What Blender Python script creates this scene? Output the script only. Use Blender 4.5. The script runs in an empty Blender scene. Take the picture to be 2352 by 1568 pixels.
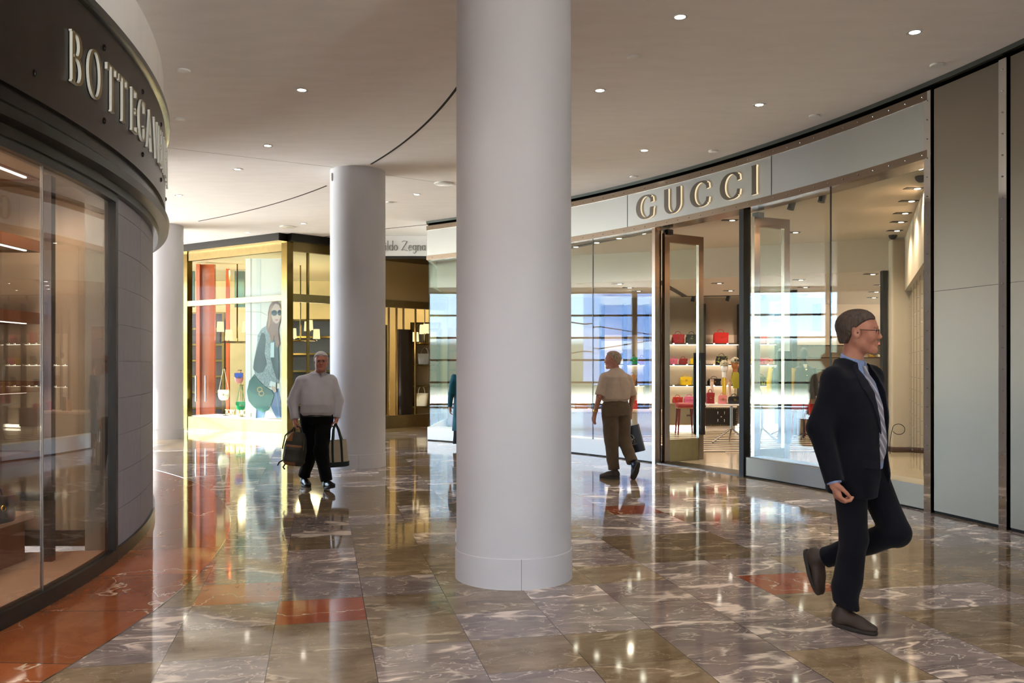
import bpy, math, random
import numpy as np
from mathutils import Vector, Matrix
PI = math.pi
S = bpy.context.scene
COL = S.collection
random.seed(7)
# ------------------------------------------------------------------ camera
FP, HC, HZ = 2007.0, 1.53, 840.0          # focal length in px of the 2352 frame, eye height, horizon row
cam = bpy.data.cameras.new('camera'); camo = bpy.data.objects.new('camera', cam); COL.objects.link(camo)
cam.sensor_width = 36.0; cam.lens = 36.0 * FP / 2352.0; cam.shift_y = 56.0 / 2352.0
cam.clip_start = 0.05; cam.clip_end = 300
camo.location = (0, 0, HC); camo.rotation_euler = (PI / 2, 0, 0)
S.camera = camo
# ------------------------------------------------------------------ view
S.view_settings.view_transform = 'Standard'; S.view_settings.look = 'None'
S.view_settings.gamma = 1.0; S.view_settings.use_curve_mapping = False
S.view_settings.exposure = 2.62
# ------------------------------------------------------------------ sky
W = bpy.data.worlds.new('sky'); S.world = W; W.use_nodes = True
nt = W.node_tree; nt.nodes.clear()
wo = nt.nodes.new('ShaderNodeOutputWorld'); bg = nt.nodes.new('ShaderNodeBackground')
tc = nt.nodes.new('ShaderNodeTexCoord'); sx = nt.nodes.new('ShaderNodeSeparateXYZ'); rp = nt.nodes.new('ShaderNodeValToRGB')
nt.links.new(tc.outputs['Generated'], sx.inputs[0]); mr0 = nt.nodes.new('ShaderNodeMapRange'); mr0.inputs['From Min'].default_value = -1
nt.links.new(sx.outputs['Z'], mr0.inputs['Value']); nt.links.new(mr0.outputs[0], rp.inputs[0])
rp.color_ramp.elements[0].position = 0.53; rp.color_ramp.elements[0].color = (0.60, 0.78, 1.05, 1)
rp.color_ramp.elements[1].position = 0.85; rp.color_ramp.elements[1].color = (0.45, 0.62, 1.0, 1)
t1_ = rp.color_ramp.elements.new(0.486); t1_.color = (.16, .20, .15, 1); t2_ = rp.color_ramp.elements.new(0.512); t2_.color = (.20, .25, .22, 1); t3_ = rp.color_ramp.elements.new(0.516); t3_.color = (.72, .85, 1.0, 1)
e_ = rp.color_ramp.elements.new(0.482); e_.color = (1.55, 1.46, 1.40, 1)
nt.links.new(rp.outputs[0], bg.inputs['Color']); bg.inputs['Strength'].default_value = 5.8
nt.links.new(bg.outputs[0], wo.inputs[0])
W.cycles.sampling_method = 'MANUAL'; W.cycles.sample_map_resolution = 256
# ------------------------------------------------------------------ sun and daylight portals
def lamp(name, kind, loc, energy, color=(1, 1, 1), rot=(0, 0, 0), **kw):
    l = bpy.data.lights.new(name, kind); l.energy = energy; l.color = color
    for k, v in kw.items(): setattr(l, k, v)
    o = bpy.data.objects.new(name, l); COL.objects.link(o); o.location = loc; o.rotation_euler = rot
    return o
sun = lamp('sun', 'SUN', (-25, 10, 12), 3.8, (1.0, 0.93, 0.82), angle=0.012)
sun.rotation_euler = Vector((1, 0.22, -0.34)).to_track_quat('-Z', 'Y').to_euler()
pl = lamp('portal_left', 'AREA', (-16.95, 17.2, 2.2), 1, rot=(0, -PI / 2, 0), shape='RECTANGLE', size=4.3, size_y=8.8)
pl.data.cycles.is_portal = True
pr = lamp('portal_right', 'AREA', (13.75, -4.0, 2.2), 1, rot=(0, PI / 2, 0), shape='RECTANGLE', size=4.3, size_y=5.8)
pr.data.cycles.is_portal = True
pb = lamp('portal_back', 'AREA', (10.85, -6.95, 2.2), 1, rot=(PI / 2, 0, 0), shape='RECTANGLE', size=5.8, size_y=4.3)
pb.data.cycles.is_portal = True
WARM = (1.0, 0.72, 0.45)
WARM2 = (1.0, 0.80, 0.60)
def spots(name, pts, energy, color, size=2.6, r=.05):
    for p in pts: lamp(name, 'SPOT', p, energy, color, spot_size=size, spot_blend=.6, shadow_soft_size=r)
spots('shop_spot', [(3.0, 18.6, 3.15), (4.6, 18.4, 3.15), (6.0, 18.2, 3.15), (1.0, 19.6, 3.15), (2.2, 20.4, 3.15), (4.2, 20.4, 3.15), (5.8, 20.4, 3.15), (7.0, 20.2, 3.15), (8.6, 19.0, 3.15), (8.8, 17.6, 3.15), (-.6, 19.6, 3.15)], 17, WARM2)
spots('shop_spot_upper', [(5.2, 11.2, 3.72), (5.5, 12.6, 3.72), (5.9, 14.0, 3.72), (4.2, 15.0, 3.72), (2.2, 16.2, 3.72)], 24, WARM2)
spots('boutique_spot', [(-7.6, 23.6, 4.1), (-6.0, 23.2, 4.1), (-7.4, 26.4, 4.1), (-5.0, 26.2, 4.1), (-4.2, 23.4, 4.1), (-2.4, 24.2, 4.1), (-2.6, 26.4, 4.1)], 22, (1.0, 0.83, 0.55))
DLP = [(px, py) for px, py in ((1562, 38), (2101, 73), (693, 206), (1378, 207), (1744, 240), (615, 334), (1480, 345), (545, 388), (411, 448), (957, 446), (697, 513), (568, 534), (425, 553))]
spots('downlight_beam', [((px - 1176) / FP * FP * 2.97 / (HZ - py), FP * 2.97 / (HZ - py), 4.48) for px, py in DLP] + [(x, y, 4.48) for x in (-1.2, 1.2, 3.6) for y in (4.4, 1.6, -1.2, -4.0)], 12, (.98, .94, .92), 1.55, .045)  # rear grid: unseen lamps without fixtures, added to brighten floor and ceiling
spots('window_spot_left', [(-3.45, 6.45, 2.93), (-3.4, 5.9, 2.93), (-3.35, 5.2, 2.93)], 7, WARM2, 2.8)

# ------------------------------------------------------------------ helpers
def FL(px, py):
    Y = FP * HC / (py - HZ); return ((px - 1176) / FP * Y, Y)
def CE(px, py, z=4.5):
    Y = FP * (z - HC) / (HZ - py); return ((px - 1176) / FP * Y, Y)
def X_(px, Y): return (px - 1176) / FP * Y
def Z_(py, Y): return HC - (py - HZ) / FP * Y

def tag(o, label=None, cat=None, group=None, kind=None):
    if label: o['label'] = label
    if cat: o['category'] = cat
    if group: o['group'] = group
    if kind: o['kind'] = kind
    return o
def thing(name, label, cat, loc=(0, 0, 0), rz=0.0, group=None, kind=None):
    o = bpy.data.objects.new(name, None); COL.objects.link(o); o.empty_display_size = 0.1
    o.location = loc; o.rotation_euler = (0, 0, rz)
    return tag(o, label, cat, group, kind)
def children(o): return [c for c in bpy.data.objects if c.parent == o]
def dup(root, loc, rz=None, label=None):
    kids = children(root)
    r = root.copy(); COL.objects.link(r); r.location = loc
    if rz is not None: r.rotation_euler = (0, 0, rz)
    if label: r['label'] = label
    for ch in kids:
        c = ch.copy(); COL.objects.link(c); c.parent = r
    return r

class MB:
    """collects shapes; build() links them as ONE mesh object"""
    def __init__(s): s.v = []; s.f = []; s.m = []
    def add(s, vs, fs, m=0):
        n = len(s.v); s.v += [tuple(map(float, v)) for v in vs]; s.f += [tuple(n + i for i in f) for f in fs]
        s.m += [m] * len(fs); return s
    def box(s, c, d, rz=0.0, m=0, M=None):
        hx, hy, hz = d[0] / 2, d[1] / 2, d[2] / 2; cs, sn = math.cos(rz), math.sin(rz); vs = []
        for x, y, z in ((-1, -1, -1), (1, -1, -1), (1, 1, -1), (-1, 1, -1), (-1, -1, 1), (1, -1, 1), (1, 1, 1), (-1, 1, 1)):
            p = (x * hx, y * hy, z * hz)
            if M is not None: p = M @ Vector(p); vs.append((c[0] + p[0], c[1] + p[1], c[2] + p[2]))
            else: vs.append((c[0] + p[0] * cs - p[1] * sn, c[1] + p[0] * sn + p[1] * cs, c[2] + p[2]))
        return s.add(vs, [(0, 3, 2, 1), (4, 5, 6, 7), (0, 1, 5, 4), (1, 2, 6, 5), (2, 3, 7, 6), (3, 0, 4, 7)], m)
    def b2(s, x0, x1, y0, y1, z0, z1, m=0):
        return s.box(((x0 + x1) / 2, (y0 + y1) / 2, (z0 + z1) / 2), (abs(x1 - x0), abs(y1 - y0), abs(z1 - z0)), 0, m)
    def seg(s, p, q, t, z0, z1, m=0, off=0.0):
        """upright slab from p to q (plan points), thickness t, shifted sideways by off (left of p->q)"""
        dx, dy = q[0] - p[0], q[1] - p[1]; L = math.hypot(dx, dy); a = math.atan2(dy, dx)
        nx, ny = -math.sin(a), math.cos(a)
        return s.box(((p[0] + q[0]) / 2 + nx * off, (p[1] + q[1]) / 2 + ny * off, (z0 + z1) / 2), (L, t, z1 - z0), a, m)
    def rbox(s, c, d, r, rz=0.0, m=0, n=3):
        """box with rounded vertical edges and softened top and bottom"""
        hx, hy, hz = d[0] / 2, d[1] / 2, d[2] / 2; r = min(r, hx * .99, hy * .99, hz * .99)
        cs, sn = math.cos(rz), math.sin(rz); rings = []
        prof = [(-hz + r * (1 - math.cos(t)), r * (1 - math.sin(t))) for t in [PI / 2 * k / n for k in range(n + 1)]]
        prof += [(-z, i) for z, i in reversed(prof)]
        for z, ins in prof:
            ring = []
            for qx, qy, a0 in ((1, 1, 0), (-1, 1, PI / 2), (-1, -1, PI), (1, -1, 1.5 * PI)):
                for k in range(n + 1):
                    a = a0 + PI / 2 * k / n; x = qx * (hx - r) + (r - ins) * math.cos(a); y = qy * (hy - r) + (r - ins) * math.sin(a)
                    ring.append((c[0] + x * cs - y * sn, c[1] + x * sn + y * cs, c[2] + z))
            rings.append(ring)
        return s.loft(rings, m)
    def loft(s, rings, m=0, close=True, caps=True):
        n = len(rings[0]); vs = [p for r in rings for p in r]; fs = []
        for i in range(len(rings) - 1):
            for j in range(n if close else n - 1):
                k = (j + 1) % n; fs.append((i * n + j, i * n + k, (i + 1) * n + k, (i + 1) * n + j))
        if caps and close: fs.append(tuple(reversed(range(n)))); fs.append(tuple((len(rings) - 1) * n + j for j in range(n)))
        return s.add(vs, fs, m)
    def lathe(s, c, prof, n=32, m=0, caps=True):
        return s.loft([[(c[0] + r * math.cos(2 * PI * j / n), c[1] + r * math.sin(2 * PI * j / n), c[2] + z) for j in range(n)] for r, z in prof], m, True, caps)
    def tube(s, pts, r, n=8, m=0, closed=False):
        P = [Vector(p) for p in pts]; rings = []; N = len(P); up = None
        for i, p in enumerate(P):
            if closed: t = (P[(i + 1) % N] - P[i - 1])
            else: t = (P[min(i + 1, N - 1)] - P[max(i - 1, 0)])
            t.normalize()
            if up is None: up = t.orthogonal().normalized()
            up = (up - t * up.dot(t)); up = up.normalized() if up.length > 1e-6 else t.orthogonal().normalized()
            w = t.cross(up); rr = r[i] if isinstance(r, (list, tuple)) else r
            rings.append([tuple(p + (up * math.cos(2 * PI * j / n) + w * math.sin(2 * PI * j / n)) * rr) for j in range(n)])
        if closed: rings.append(rings[0]); return s.loft(rings, m, True, False)
        return s.loft(rings, m)
    def ell(s, c, r, m=0, n=16, k=10, R=None):
        rings = []
        for i in range(k + 1):
            t = -PI / 2 + PI * i / k; t = max(min(t, PI / 2 - .02), -PI / 2 + .02)
            ring = []
            for j in range(n):
                p = Vector((r[0] * math.cos(t) * math.cos(2 * PI * j / n), r[1] * math.cos(t) * math.sin(2 * PI * j / n), r[2] * math.sin(t)))
                if R is not None: p = R @ p
                ring.append((c[0] + p[0], c[1] + p[1], c[2] + p[2]))
            rings.append(ring)
        return s.loft(rings, m)
    def poly(s, pts, m=0): return s.add(pts, [tuple(range(len(pts)))], m)
    def prism(s, pts2, z0, z1, m=0, m2=None):
        n = len(pts2); vs = [(x, y, z0) for x, y in pts2] + [(x, y, z1) for x, y in pts2]
        s.add(vs, [tuple(reversed(range(n))), tuple(range(n, 2 * n))], m)
        return s.add(vs, [(i, (i + 1) % n, n + (i + 1) % n, n + i) for i in range(n)], m if m2 is None else m2)
    def arc(s, C, r0, r1, a0, a1, z0, z1, n=24, m=0):
        """curved slab between radii r0<r1 and angles a0..a1 about plan centre C"""
        rings = []
        for i in range(n + 1):
            a = a0 + (a1 - a0) * i / n; c, q = math.cos(a), math.sin(a)
            rings.append([(C[0] + r * c, C[1] + r * q, z) for r, z in ((r0, z0), (r1, z0), (r1, z1), (r0, z1))])
        return s.loft(rings, m)
    def arcprof(s, C, prof, a0, a1, n=24, m=0):
        """closed section prof [(r,z)] swept about C"""
        return s.loft([[(C[0] + r * math.cos(a), C[1] + r * math.sin(a), z) for r, z in prof] for a in [a0 + (a1 - a0) * i / n for i in range(n + 1)]], m)
    def build(s, name, mats, parent=None, world=True, smooth=None, kind=None, loc=None, sharp=35):
        me = bpy.data.meshes.new(name)
        o0 = Vector((0, 0, 0))
        if parent is not None and world:
            p = parent
            while p is not None: o0 += p.location; p = p.parent
        elif loc is not None: o0 = Vector(loc)
        me.from_pydata([(x - o0.x, y - o0.y, z - o0.z) for x, y, z in s.v], [], s.f)
        if not isinstance(mats, (list, tuple)): mats = [mats]
        for mt in mats: me.materials.append(mt)
        me.polygons.foreach_set('material_index', s.m)
        import bmesh
        bm = bmesh.new(); bm.from_mesh(me); bmesh.ops.recalc_face_normals(bm, faces=bm.faces[:])
        if smooth is not False:
            for f in bm.faces: f.smooth = True
            lim = math.radians(sharp)
            for e in bm.edges:
                if len(e.link_faces) == 2:
                    if e.calc_face_angle(0) > lim: e.smooth = False
        bm.to_mesh(me); bm.free(); me.update()
        o = bpy.data.objects.new(name, me); COL.objects.link(o)
        if parent is not None: o.parent = parent
        elif loc is not None: o.location = loc
        if kind: o['kind'] = kind
        return o

# ------------------------------------------------------------------ materials
def newmat(name):
    m = bpy.data.materials.new(name); m.use_nodes = True; t = m.node_tree; t.nodes.clear()
    o = t.nodes.new('ShaderNodeOutputMaterial'); return m, t, o
def N(t, kind, **kw):
    n = t.nodes.new(kind)
    for k, v in kw.items(): setattr(n, k, v)
    return n
def col4(c): return (c[0], c[1], c[2], 1)
def srgb(r, g, b):
    f = lambda c: (c / 255 / 12.92) if c / 255 <= .04045 else ((c / 255 + .055) / 1.055) ** 2.4
    return (f(r), f(g), f(b))
def mat(name, c, rough=.5, metal=0.0, emit=None, es=0.0, var=0.0, scale=20.0, bump=0.0, spec=.5, coat=0.0, stretch=(1, 1, 1), c2=None, aniso=0.0, sheen=0.0):
    m, t, o = newmat(name); b = N(t, 'ShaderNodeBsdfPrincipled'); t.links.new(b.outputs[0], o.inputs[0])
    b.inputs['Base Color'].default_value = col4(c); b.inputs['Roughness'].default_value = rough
    b.inputs['Metallic'].default_value = metal; b.inputs['Specular IOR Level'].default_value = spec
    b.inputs['Coat Weight'].default_value = coat; b.inputs['Anisotropic'].default_value = aniso
    b.inputs['Sheen Weight'].default_value = sheen
    if emit: b.inputs['Emission Color'].default_value = col4(emit); b.inputs['Emission Strength'].default_value = es
    if var or bump or c2:
        tx = N(t, 'ShaderNodeTexCoord'); mp = N(t, 'ShaderNodeMapping'); mp.inputs['Scale'].default_value = stretch
        no = N(t, 'ShaderNodeTexNoise'); no.inputs['Scale'].default_value = scale; no.inputs['Detail'].default_value = 5
        t.links.new(tx.outputs['Object'], mp.inputs[0]); t.links.new(mp.outputs[0], no.inputs['Vector'])
        if var or c2:
            rp = N(t, 'ShaderNodeValToRGB'); rp.color_ramp.elements[0].position = .3; rp.color_ramp.elements[1].position = .7
            rp.color_ramp.elements[0].color = col4([x * (1 - var) for x in c])
            rp.color_ramp.elements[1].color = col4(c2 if c2 else [min(1, x * (1 + var)) for x in c])
            t.links.new(no.outputs['Fac'], rp.inputs[0]); t.links.new(rp.outputs[0], b.inputs['Base Color'])
        if bump:
            bp = N(t, 'ShaderNodeBump'); bp.inputs['Strength'].default_value = bump; bp.inputs['Distance'].default_value = .01
            t.links.new(no.outputs['Fac'], bp.inputs['Height']); t.links.new(bp.outputs[0], b.inputs['Normal'])
    return m
def emis(name, c, s):
    m, t, o = newmat(name); e = N(t, 'ShaderNodeEmission'); e.inputs[0].default_value = col4(c); e.inputs[1].default_value = s
    t.links.new(e.outputs[0], o.inputs[0]); return m
def glass(name, tint=(.93, .97, .95), ior=1.5):
    m, t, o = newmat(name); tr = N(t, 'ShaderNodeBsdfTransparent'); gl = N(t, 'ShaderNodeBsdfGlossy'); mx = N(t, 'ShaderNodeMixShader'); fr = N(t, 'ShaderNodeFresnel')
    tr.inputs[0].default_value = col4(tint); gl.inputs['Roughness'].default_value = 0.0; gl.inputs[0].default_value = (1, 1, 1, 1); ge = N(t, 'ShaderNodeNewGeometry'); mi = N(t, 'ShaderNodeMapRange'); mi.inputs['To Min'].default_value = ior; mi.inputs['To Max'].default_value = 1 / ior
    t.links.new(ge.outputs['Backfacing'], mi.inputs['Value']); t.links.new(mi.outputs[0], fr.inputs['IOR'])
    t.links.new(fr.outputs[0], mx.inputs[0]); t.links.new(tr.outputs[0], mx.inputs[1]); t.links.new(gl.outputs[0], mx.inputs[2]); t.links.new(mx.outputs[0], o.inputs[0])
    return m
def marble(name, ca, cb, cv, vein=.5, vw=.03, stretch=(1, 3, 1), dark=None, rough=.06, sc=1.0, fine=.6):
    """polished veined stone; face attribute 'seed' shifts the pattern tile by tile, UV edges draw the joints"""
    m, t, o = newmat(name); L = t.links.new
    b = N(t, 'ShaderNodeBsdfPrincipled'); L(b.outputs[0], o.inputs[0]); b.inputs['Roughness'].default_value = rough
    b.inputs['Specular IOR Level'].default_value = .62
    tx = N(t, 'ShaderNodeTexCoord'); at = N(t, 'ShaderNodeAttribute', attribute_name='seed'); 
    cx = N(t, 'ShaderNodeCombineXYZ'); mu = N(t, 'ShaderNodeMath', operation='MULTIPLY'); mu.inputs[1].default_value = 37.0
    L(at.outputs['Fac'], mu.inputs[0]); L(mu.outputs[0], cx.inputs[2]); L(mu.outputs[0], cx.inputs[0])
    rot = N(t, 'ShaderNodeMapping'); rot.inputs['Rotation'].default_value = (0, 0, -.2149); rot.inputs['Scale'].default_value = (1, 1, 1)
    L(tx.outputs['Object'], rot.inputs[0])
    mp = N(t, 'ShaderNodeMapping'); mp.inputs['Scale'].default_value = (stretch[0] * sc, stretch[1] * sc, sc)
    L(rot.outputs[0], mp.inputs[0])
    ad = N(t, 'ShaderNodeVectorMath', operation='ADD'); L(mp.outputs[0], ad.inputs[0]); L(cx.outputs[0], ad.inputs[1])
    # warp
    w = N(t, 'ShaderNodeTexNoise'); w.inputs['Scale'].default_value = 1.7; w.inputs['Detail'].default_value = 3; L(ad.outputs[0], w.inputs['Vector'])
    ws = N(t, 'ShaderNodeVectorMath', operation='SCALE'); ws.inputs['Scale'].default_value = .7; L(w.outputs['Color'], ws.inputs[0])
    a2 = N(t, 'ShaderNodeVectorMath', operation='ADD'); L(ad.outputs[0], a2.inputs[0]); L(ws.outputs[0], a2.inputs[1])
    # broad tone
    n1 = N(t, 'ShaderNodeTexNoise'); n1.inputs['Scale'].default_value = 3.0; n1.inputs['Detail'].default_value = 8; n1.inputs['Roughness'].default_value = .68; L(a2.outputs[0], n1.inputs['Vector'])
    r1 = N(t, 'ShaderNodeValToRGB'); r1.color_ramp.elements[0].position = .32; r1.color_ramp.elements[1].position = .68
    r1.color_ramp.elements[0].color = col4(ca); r1.color_ramp.elements[1].color = col4(cb); L(n1.outputs['Fac'], r1.inputs[0])
    # veins: ridges of noise, two scales
    def ridge(scale, width, det=4):
        n = N(t, 'ShaderNodeTexNoise'); n.inputs['Scale'].default_value = scale; n.inputs['Detail'].default_value = det; L(a2.outputs[0], n.inputs['Vector'])
        s1 = N(t, 'ShaderNodeMath', operation='SUBTRACT'); s1.inputs[1].default_value = .5; L(n.outputs['Fac'], s1.inputs[0])
        ab = N(t, 'ShaderNodeMath', operation='ABSOLUTE'); L(s1.outputs[0], ab.inputs[0])
        mr = N(t, 'ShaderNodeMapRange'); mr.inputs['From Min'].default_value = 0; mr.inputs['From Max'].default_value = width; mr.interpolation_type = 'SMOOTHSTEP'; mr.inputs['To Min'].default_value = 1; mr.inputs['To Max'].default_value = 0
        L(ab.outputs[0], mr.inputs['Value']); return mr.outputs[0]
    v1 = ridge(1.0, vw, 5); v2 = ridge(3.6, vw * .45, 7)
    msk = N(t, 'ShaderNodeTexNoise'); msk.inputs['Scale'].default_value = 1.2; L(ad.outputs[0], msk.inputs['Vector'])
    mr = N(t, 'ShaderNodeMapRange'); mr.inputs['From Min'].default_value = .44; mr.inputs['From Max'].default_value = .52; L(msk.outputs['Fac'], mr.inputs['Value'])
    v1m = N(t, 'ShaderNodeMath', operation='MULTIPLY'); L(v1, v1m.inputs[0]); L(mr.outputs[0], v1m.inputs[1])
    v2m = N(t, 'ShaderNodeMath', operation='MULTIPLY'); L(v2, v2m.inputs[0]); v2m.inputs[1].default_value = fine
    vm = N(t, 'ShaderNodeMath', operation='MAXIMUM'); L(v1m.outputs[0], vm.inputs[0]); L(v2m.outputs[0], vm.inputs[1])
    vs = N(t, 'ShaderNodeMath', operation='MULTIPLY'); L(vm.outputs[0], vs.inputs[0]); vs.inputs[1].default_value = vein
    mx = N(t, 'ShaderNodeMixRGB'); L(vs.outputs[0], mx.inputs[0]); L(r1.outputs[0], mx.inputs[1]); mx.inputs[2].default_value = col4(cv)
    # tile to tile tone
    hv = N(t, 'ShaderNodeHueSaturation'); tv = N(t, 'ShaderNodeMapRange'); tv.inputs['To Min'].default_value = .78; tv.inputs['To Max'].default_value = 1.2
    L(at.outputs['Fac'], tv.inputs['Value']); L(tv.outputs[0], hv.inputs['Value']); L(mx.outputs[0], hv.inputs['Color'])
    # joints
    uv = N(t, 'ShaderNodeUVMap'); su = N(t, 'ShaderNodeSeparateXYZ'); L(uv.outputs[0], su.inputs[0])
    def edge(sock):
        i = N(t, 'ShaderNodeMath', operation='SUBTRACT'); i.inputs[0].default_value = 1.0; L(sock, i.inputs[1])
        q = N(t, 'ShaderNodeMath', operation='MINIMUM'); L(sock, q.inputs[0]); L(i.outputs[0], q.inputs[1]); return q.outputs[0]
    mn = N(t, 'ShaderNodeMath', operation='MINIMUM'); L(edge(su.outputs[0]), mn.inputs[0]); L(edge(su.outputs[1]), mn.inputs[1])
    lt = N(t, 'ShaderNodeMath', operation='LESS_THAN'); lt.inputs[1].default_value = .0038; L(mn.outputs[0], lt.inputs[0])
    mj = N(t, 'ShaderNodeMixRGB'); L(lt.outputs[0], mj.inputs[0]); L(hv.outputs[0], mj.inputs[1]); mj.inputs[2].default_value = (.05, .04, .03, 1)
    L(mj.outputs[0], b.inputs['Base Color'])
    # faint waviness of the polished face
    nb = N(t, 'ShaderNodeTexNoise'); nb.inputs['Scale'].default_value = 2.5; nb.inputs['Detail'].default_value = 1; L(tx.outputs['Object'], nb.inputs['Vector'])
    bp = N(t, 'ShaderNodeBump'); bp.inputs['Strength'].default_value = .05; bp.inputs['Distance'].default_value = .01; L(nb.outputs['Fac'], bp.inputs['Height']); L(bp.outputs[0], b.inputs['Normal'])
    return m

M = {}
M['brown'] = marble('brown_marble', srgb(108, 88, 64), srgb(154, 134, 108), srgb(220, 198, 168), .6, .014, (1, 2.0, 1))
M['mauve'] = marble('mauve_marble', srgb(112, 100, 97), srgb(158, 142, 136), srgb(238, 220, 204), 1.0, .036, (1, 2.0, 1))
M['red'] = marble('red_marble', srgb(138, 66, 40), srgb(160, 86, 56), srgb(232, 204, 178), .9, .006, (1, 1.2, 1), fine=.12)
M['orange'] = marble('orange_marble', srgb(152, 78, 40), srgb(178, 104, 60), srgb(240, 215, 188), .95, .0055, (1.1, .8, 1), fine=.12)
M['plaster'] = mat('ceiling_plaster', srgb(240, 236, 233), .75, var=.03, scale=2.0, stretch=(1, 3, 1))
M['column'] = mat('column_paint', srgb(200, 199, 205), .6, bump=.02, scale=150)
M['white'] = mat('white_panel', srgb(226, 226, 224), .35)
M['wallp'] = mat('wall_paint', srgb(228, 224, 220), .7, var=.02, scale=3)
M['steel'] = mat('brushed_steel', srgb(152, 150, 147), .42, 1.0, bump=.03, scale=60, stretch=(1, 1, 30), aniso=.5)
M['steeldim'] = mat('brushed_steel_dimmed', srgb(116, 106, 95), .42, 1.0, bump=.03, scale=60, stretch=(1, 1, 30), aniso=.5)  # same metal as brushed_steel, darkened to paint in dimmer reflections
M['steelpol'] = mat('polished_steel', srgb(200, 198, 194), .04, 1.0, bump=.04, scale=5)
M['bronzestrip'] = mat('bronze_strip', srgb(120, 104, 90), .22, 1.0)
M['bronze'] = mat('dark_bronze_metal', srgb(66, 60, 54), .34, .9, var=.18, scale=3.0)
M['bronze2'] = mat('black_bronze_metal', srgb(40, 37, 35), .3, .8)
M['bevel'] = mat('bevel_bronze', srgb(95, 100, 98), .22, 1.0)
M['slate'] = mat('grey_slate_panel', srgb(142, 136, 142), .55, var=.08, scale=14, stretch=(3, 3, .5))
M['brass'] = mat('brass', srgb(112, 92, 50), .16, 1.0)
M['brassb'] = mat('brass_brushed', srgb(112, 94, 60), .36, 1.0, var=.08, scale=9)
M['goldwood'] = mat('golden_fabric_panel', srgb(150, 120, 72), .5, var=.05, scale=60, stretch=(1, 1, 5))
M['glass'] = glass('clear_glass', ior=1.25)
M['glassar'] = glass('low_reflection_glass', ior=1.05)
M['glassg'] = glass('green_tint_glass', (.80, .92, .88))
M['glassb'] = glass('bronze_tint_glass', (.80, .76, .72))
M['black'] = mat('black_satin', srgb(22, 21, 21), .35)
M['slot'] = mat('slot_black', srgb(10, 10, 10), .8)
M['copper'] = mat('copper_leather', srgb(146, 96, 72), .35, .35)
M['pinkstone'] = mat('pink_stone', srgb(205, 175, 155), .4, var=.04, scale=6)
M['beige'] = mat('beige_panel', srgb(178, 160, 140), .6)
M['darkwood'] = mat('dark_wood', srgb(72, 44, 30), .35, var=.2, scale=8, stretch=(1, 1, 8))
M['greywall'] = mat('shop_taupe', srgb(165, 150, 132), .7)
M['cream'] = mat('cream_panel', srgb(232, 214, 192), .5)
M['shopceil'] = mat('shop_ceiling_plaster', srgb(188, 176, 160), .8)
M['shopfloor'] = mat('beige_limestone', srgb(184, 166, 140), .12, var=.04, scale=3)
M['led'] = emis('light_strip', (1.0, .86, .66), 2)
M['ledw'] = emis('white_light_strip', (1.0, .93, .82), .9)
M['lamp'] = emis('downlight_glow', (1.0, .90, .74), 5)
M['lampk'] = emis('shelf_light_glow', (1.0, .88, .7), 3.5)
M['shade'] = emis('lampshade_glow', (1.0, .76, .40), .22)
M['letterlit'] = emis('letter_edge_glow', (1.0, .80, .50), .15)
M['letterface'] = mat('letter_bronze_face', srgb(74, 64, 54), .35, .6)
M['letterwhite'] = mat('letter_white_metal', srgb(244, 242, 236), .25, .1)
M['letterbrass'] = mat('letter_brass_face', srgb(140, 124, 80), .35, .8)
M['orangelac'] = mat('orange_lacquer', srgb(178, 88, 52), .2, coat=.3)
M['leafgreen'] = mat('green_panel', srgb(58, 84, 74), .4)
M['fabricdark'] = mat('dark_fabric', srgb(48, 48, 50), .8)
M['marblew'] = mat('white_marble_top', srgb(220, 214, 206), .2, var=.06, scale=4)
M['mirror'] = mat('mirror', srgb(225, 225, 225), .01, 1.0)
M['gun'] = mat('track_black', srgb(28, 26, 25), .5)
M['red_l'] = mat('red_leather', srgb(176, 26, 22), .38, bump=.15, scale=60)
M['dred_l'] = mat('crimson_leather', srgb(140, 22, 34), .38, bump=.15, scale=60)
M['wine'] = mat('burgundy_lacquer', srgb(104, 18, 26), .25)
M['pink_l'] = mat('pink_leather', srgb(214, 96, 140), .4, bump=.15, scale=60)
M['rose_l'] = mat('rose_leather', srgb(214, 130, 130), .4)
M['yel_l'] = mat('yellow_leather', srgb(226, 184, 10), .4, bump=.15, scale=60)
M['blk_l'] = mat('black_leather', srgb(26, 24, 24), .33, bump=.12, scale=60)
M['wht_l'] = mat('cream_leather', srgb(232, 222, 196), .4)
M['tan_l'] = mat('tan_leather', srgb(160, 104, 58), .4)
M['grn_l'] = mat('green_leather', srgb(16, 128, 78), .3)
M['brn_l'] = mat('brown_leather', srgb(92, 64, 44), .4)
M['navy_l'] = mat('navy_leather', srgb(36, 44, 72), .35)
M['gry_l'] = mat('grey_leather', srgb(110, 106, 104), .4)
M['blu_l'] = mat('blue_leather', srgb(70, 96, 190), .35)
M['gold'] = mat('gold_metal', srgb(220, 180, 90), .18, 1.0)
M['graf'] = mat('painted_black_leather', srgb(24, 30, 44), .35, c2=srgb(150, 150, 50), scale=18)
M['graf'].node_tree.nodes['Color Ramp'].color_ramp.elements[0].position = .52
M['graf'].node_tree.nodes['Color Ramp'].color_ramp.elements[1].position = .60
M['jamb'] = mat('jamb_black', srgb(26, 22, 20), .5, spec=.2)
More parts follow.
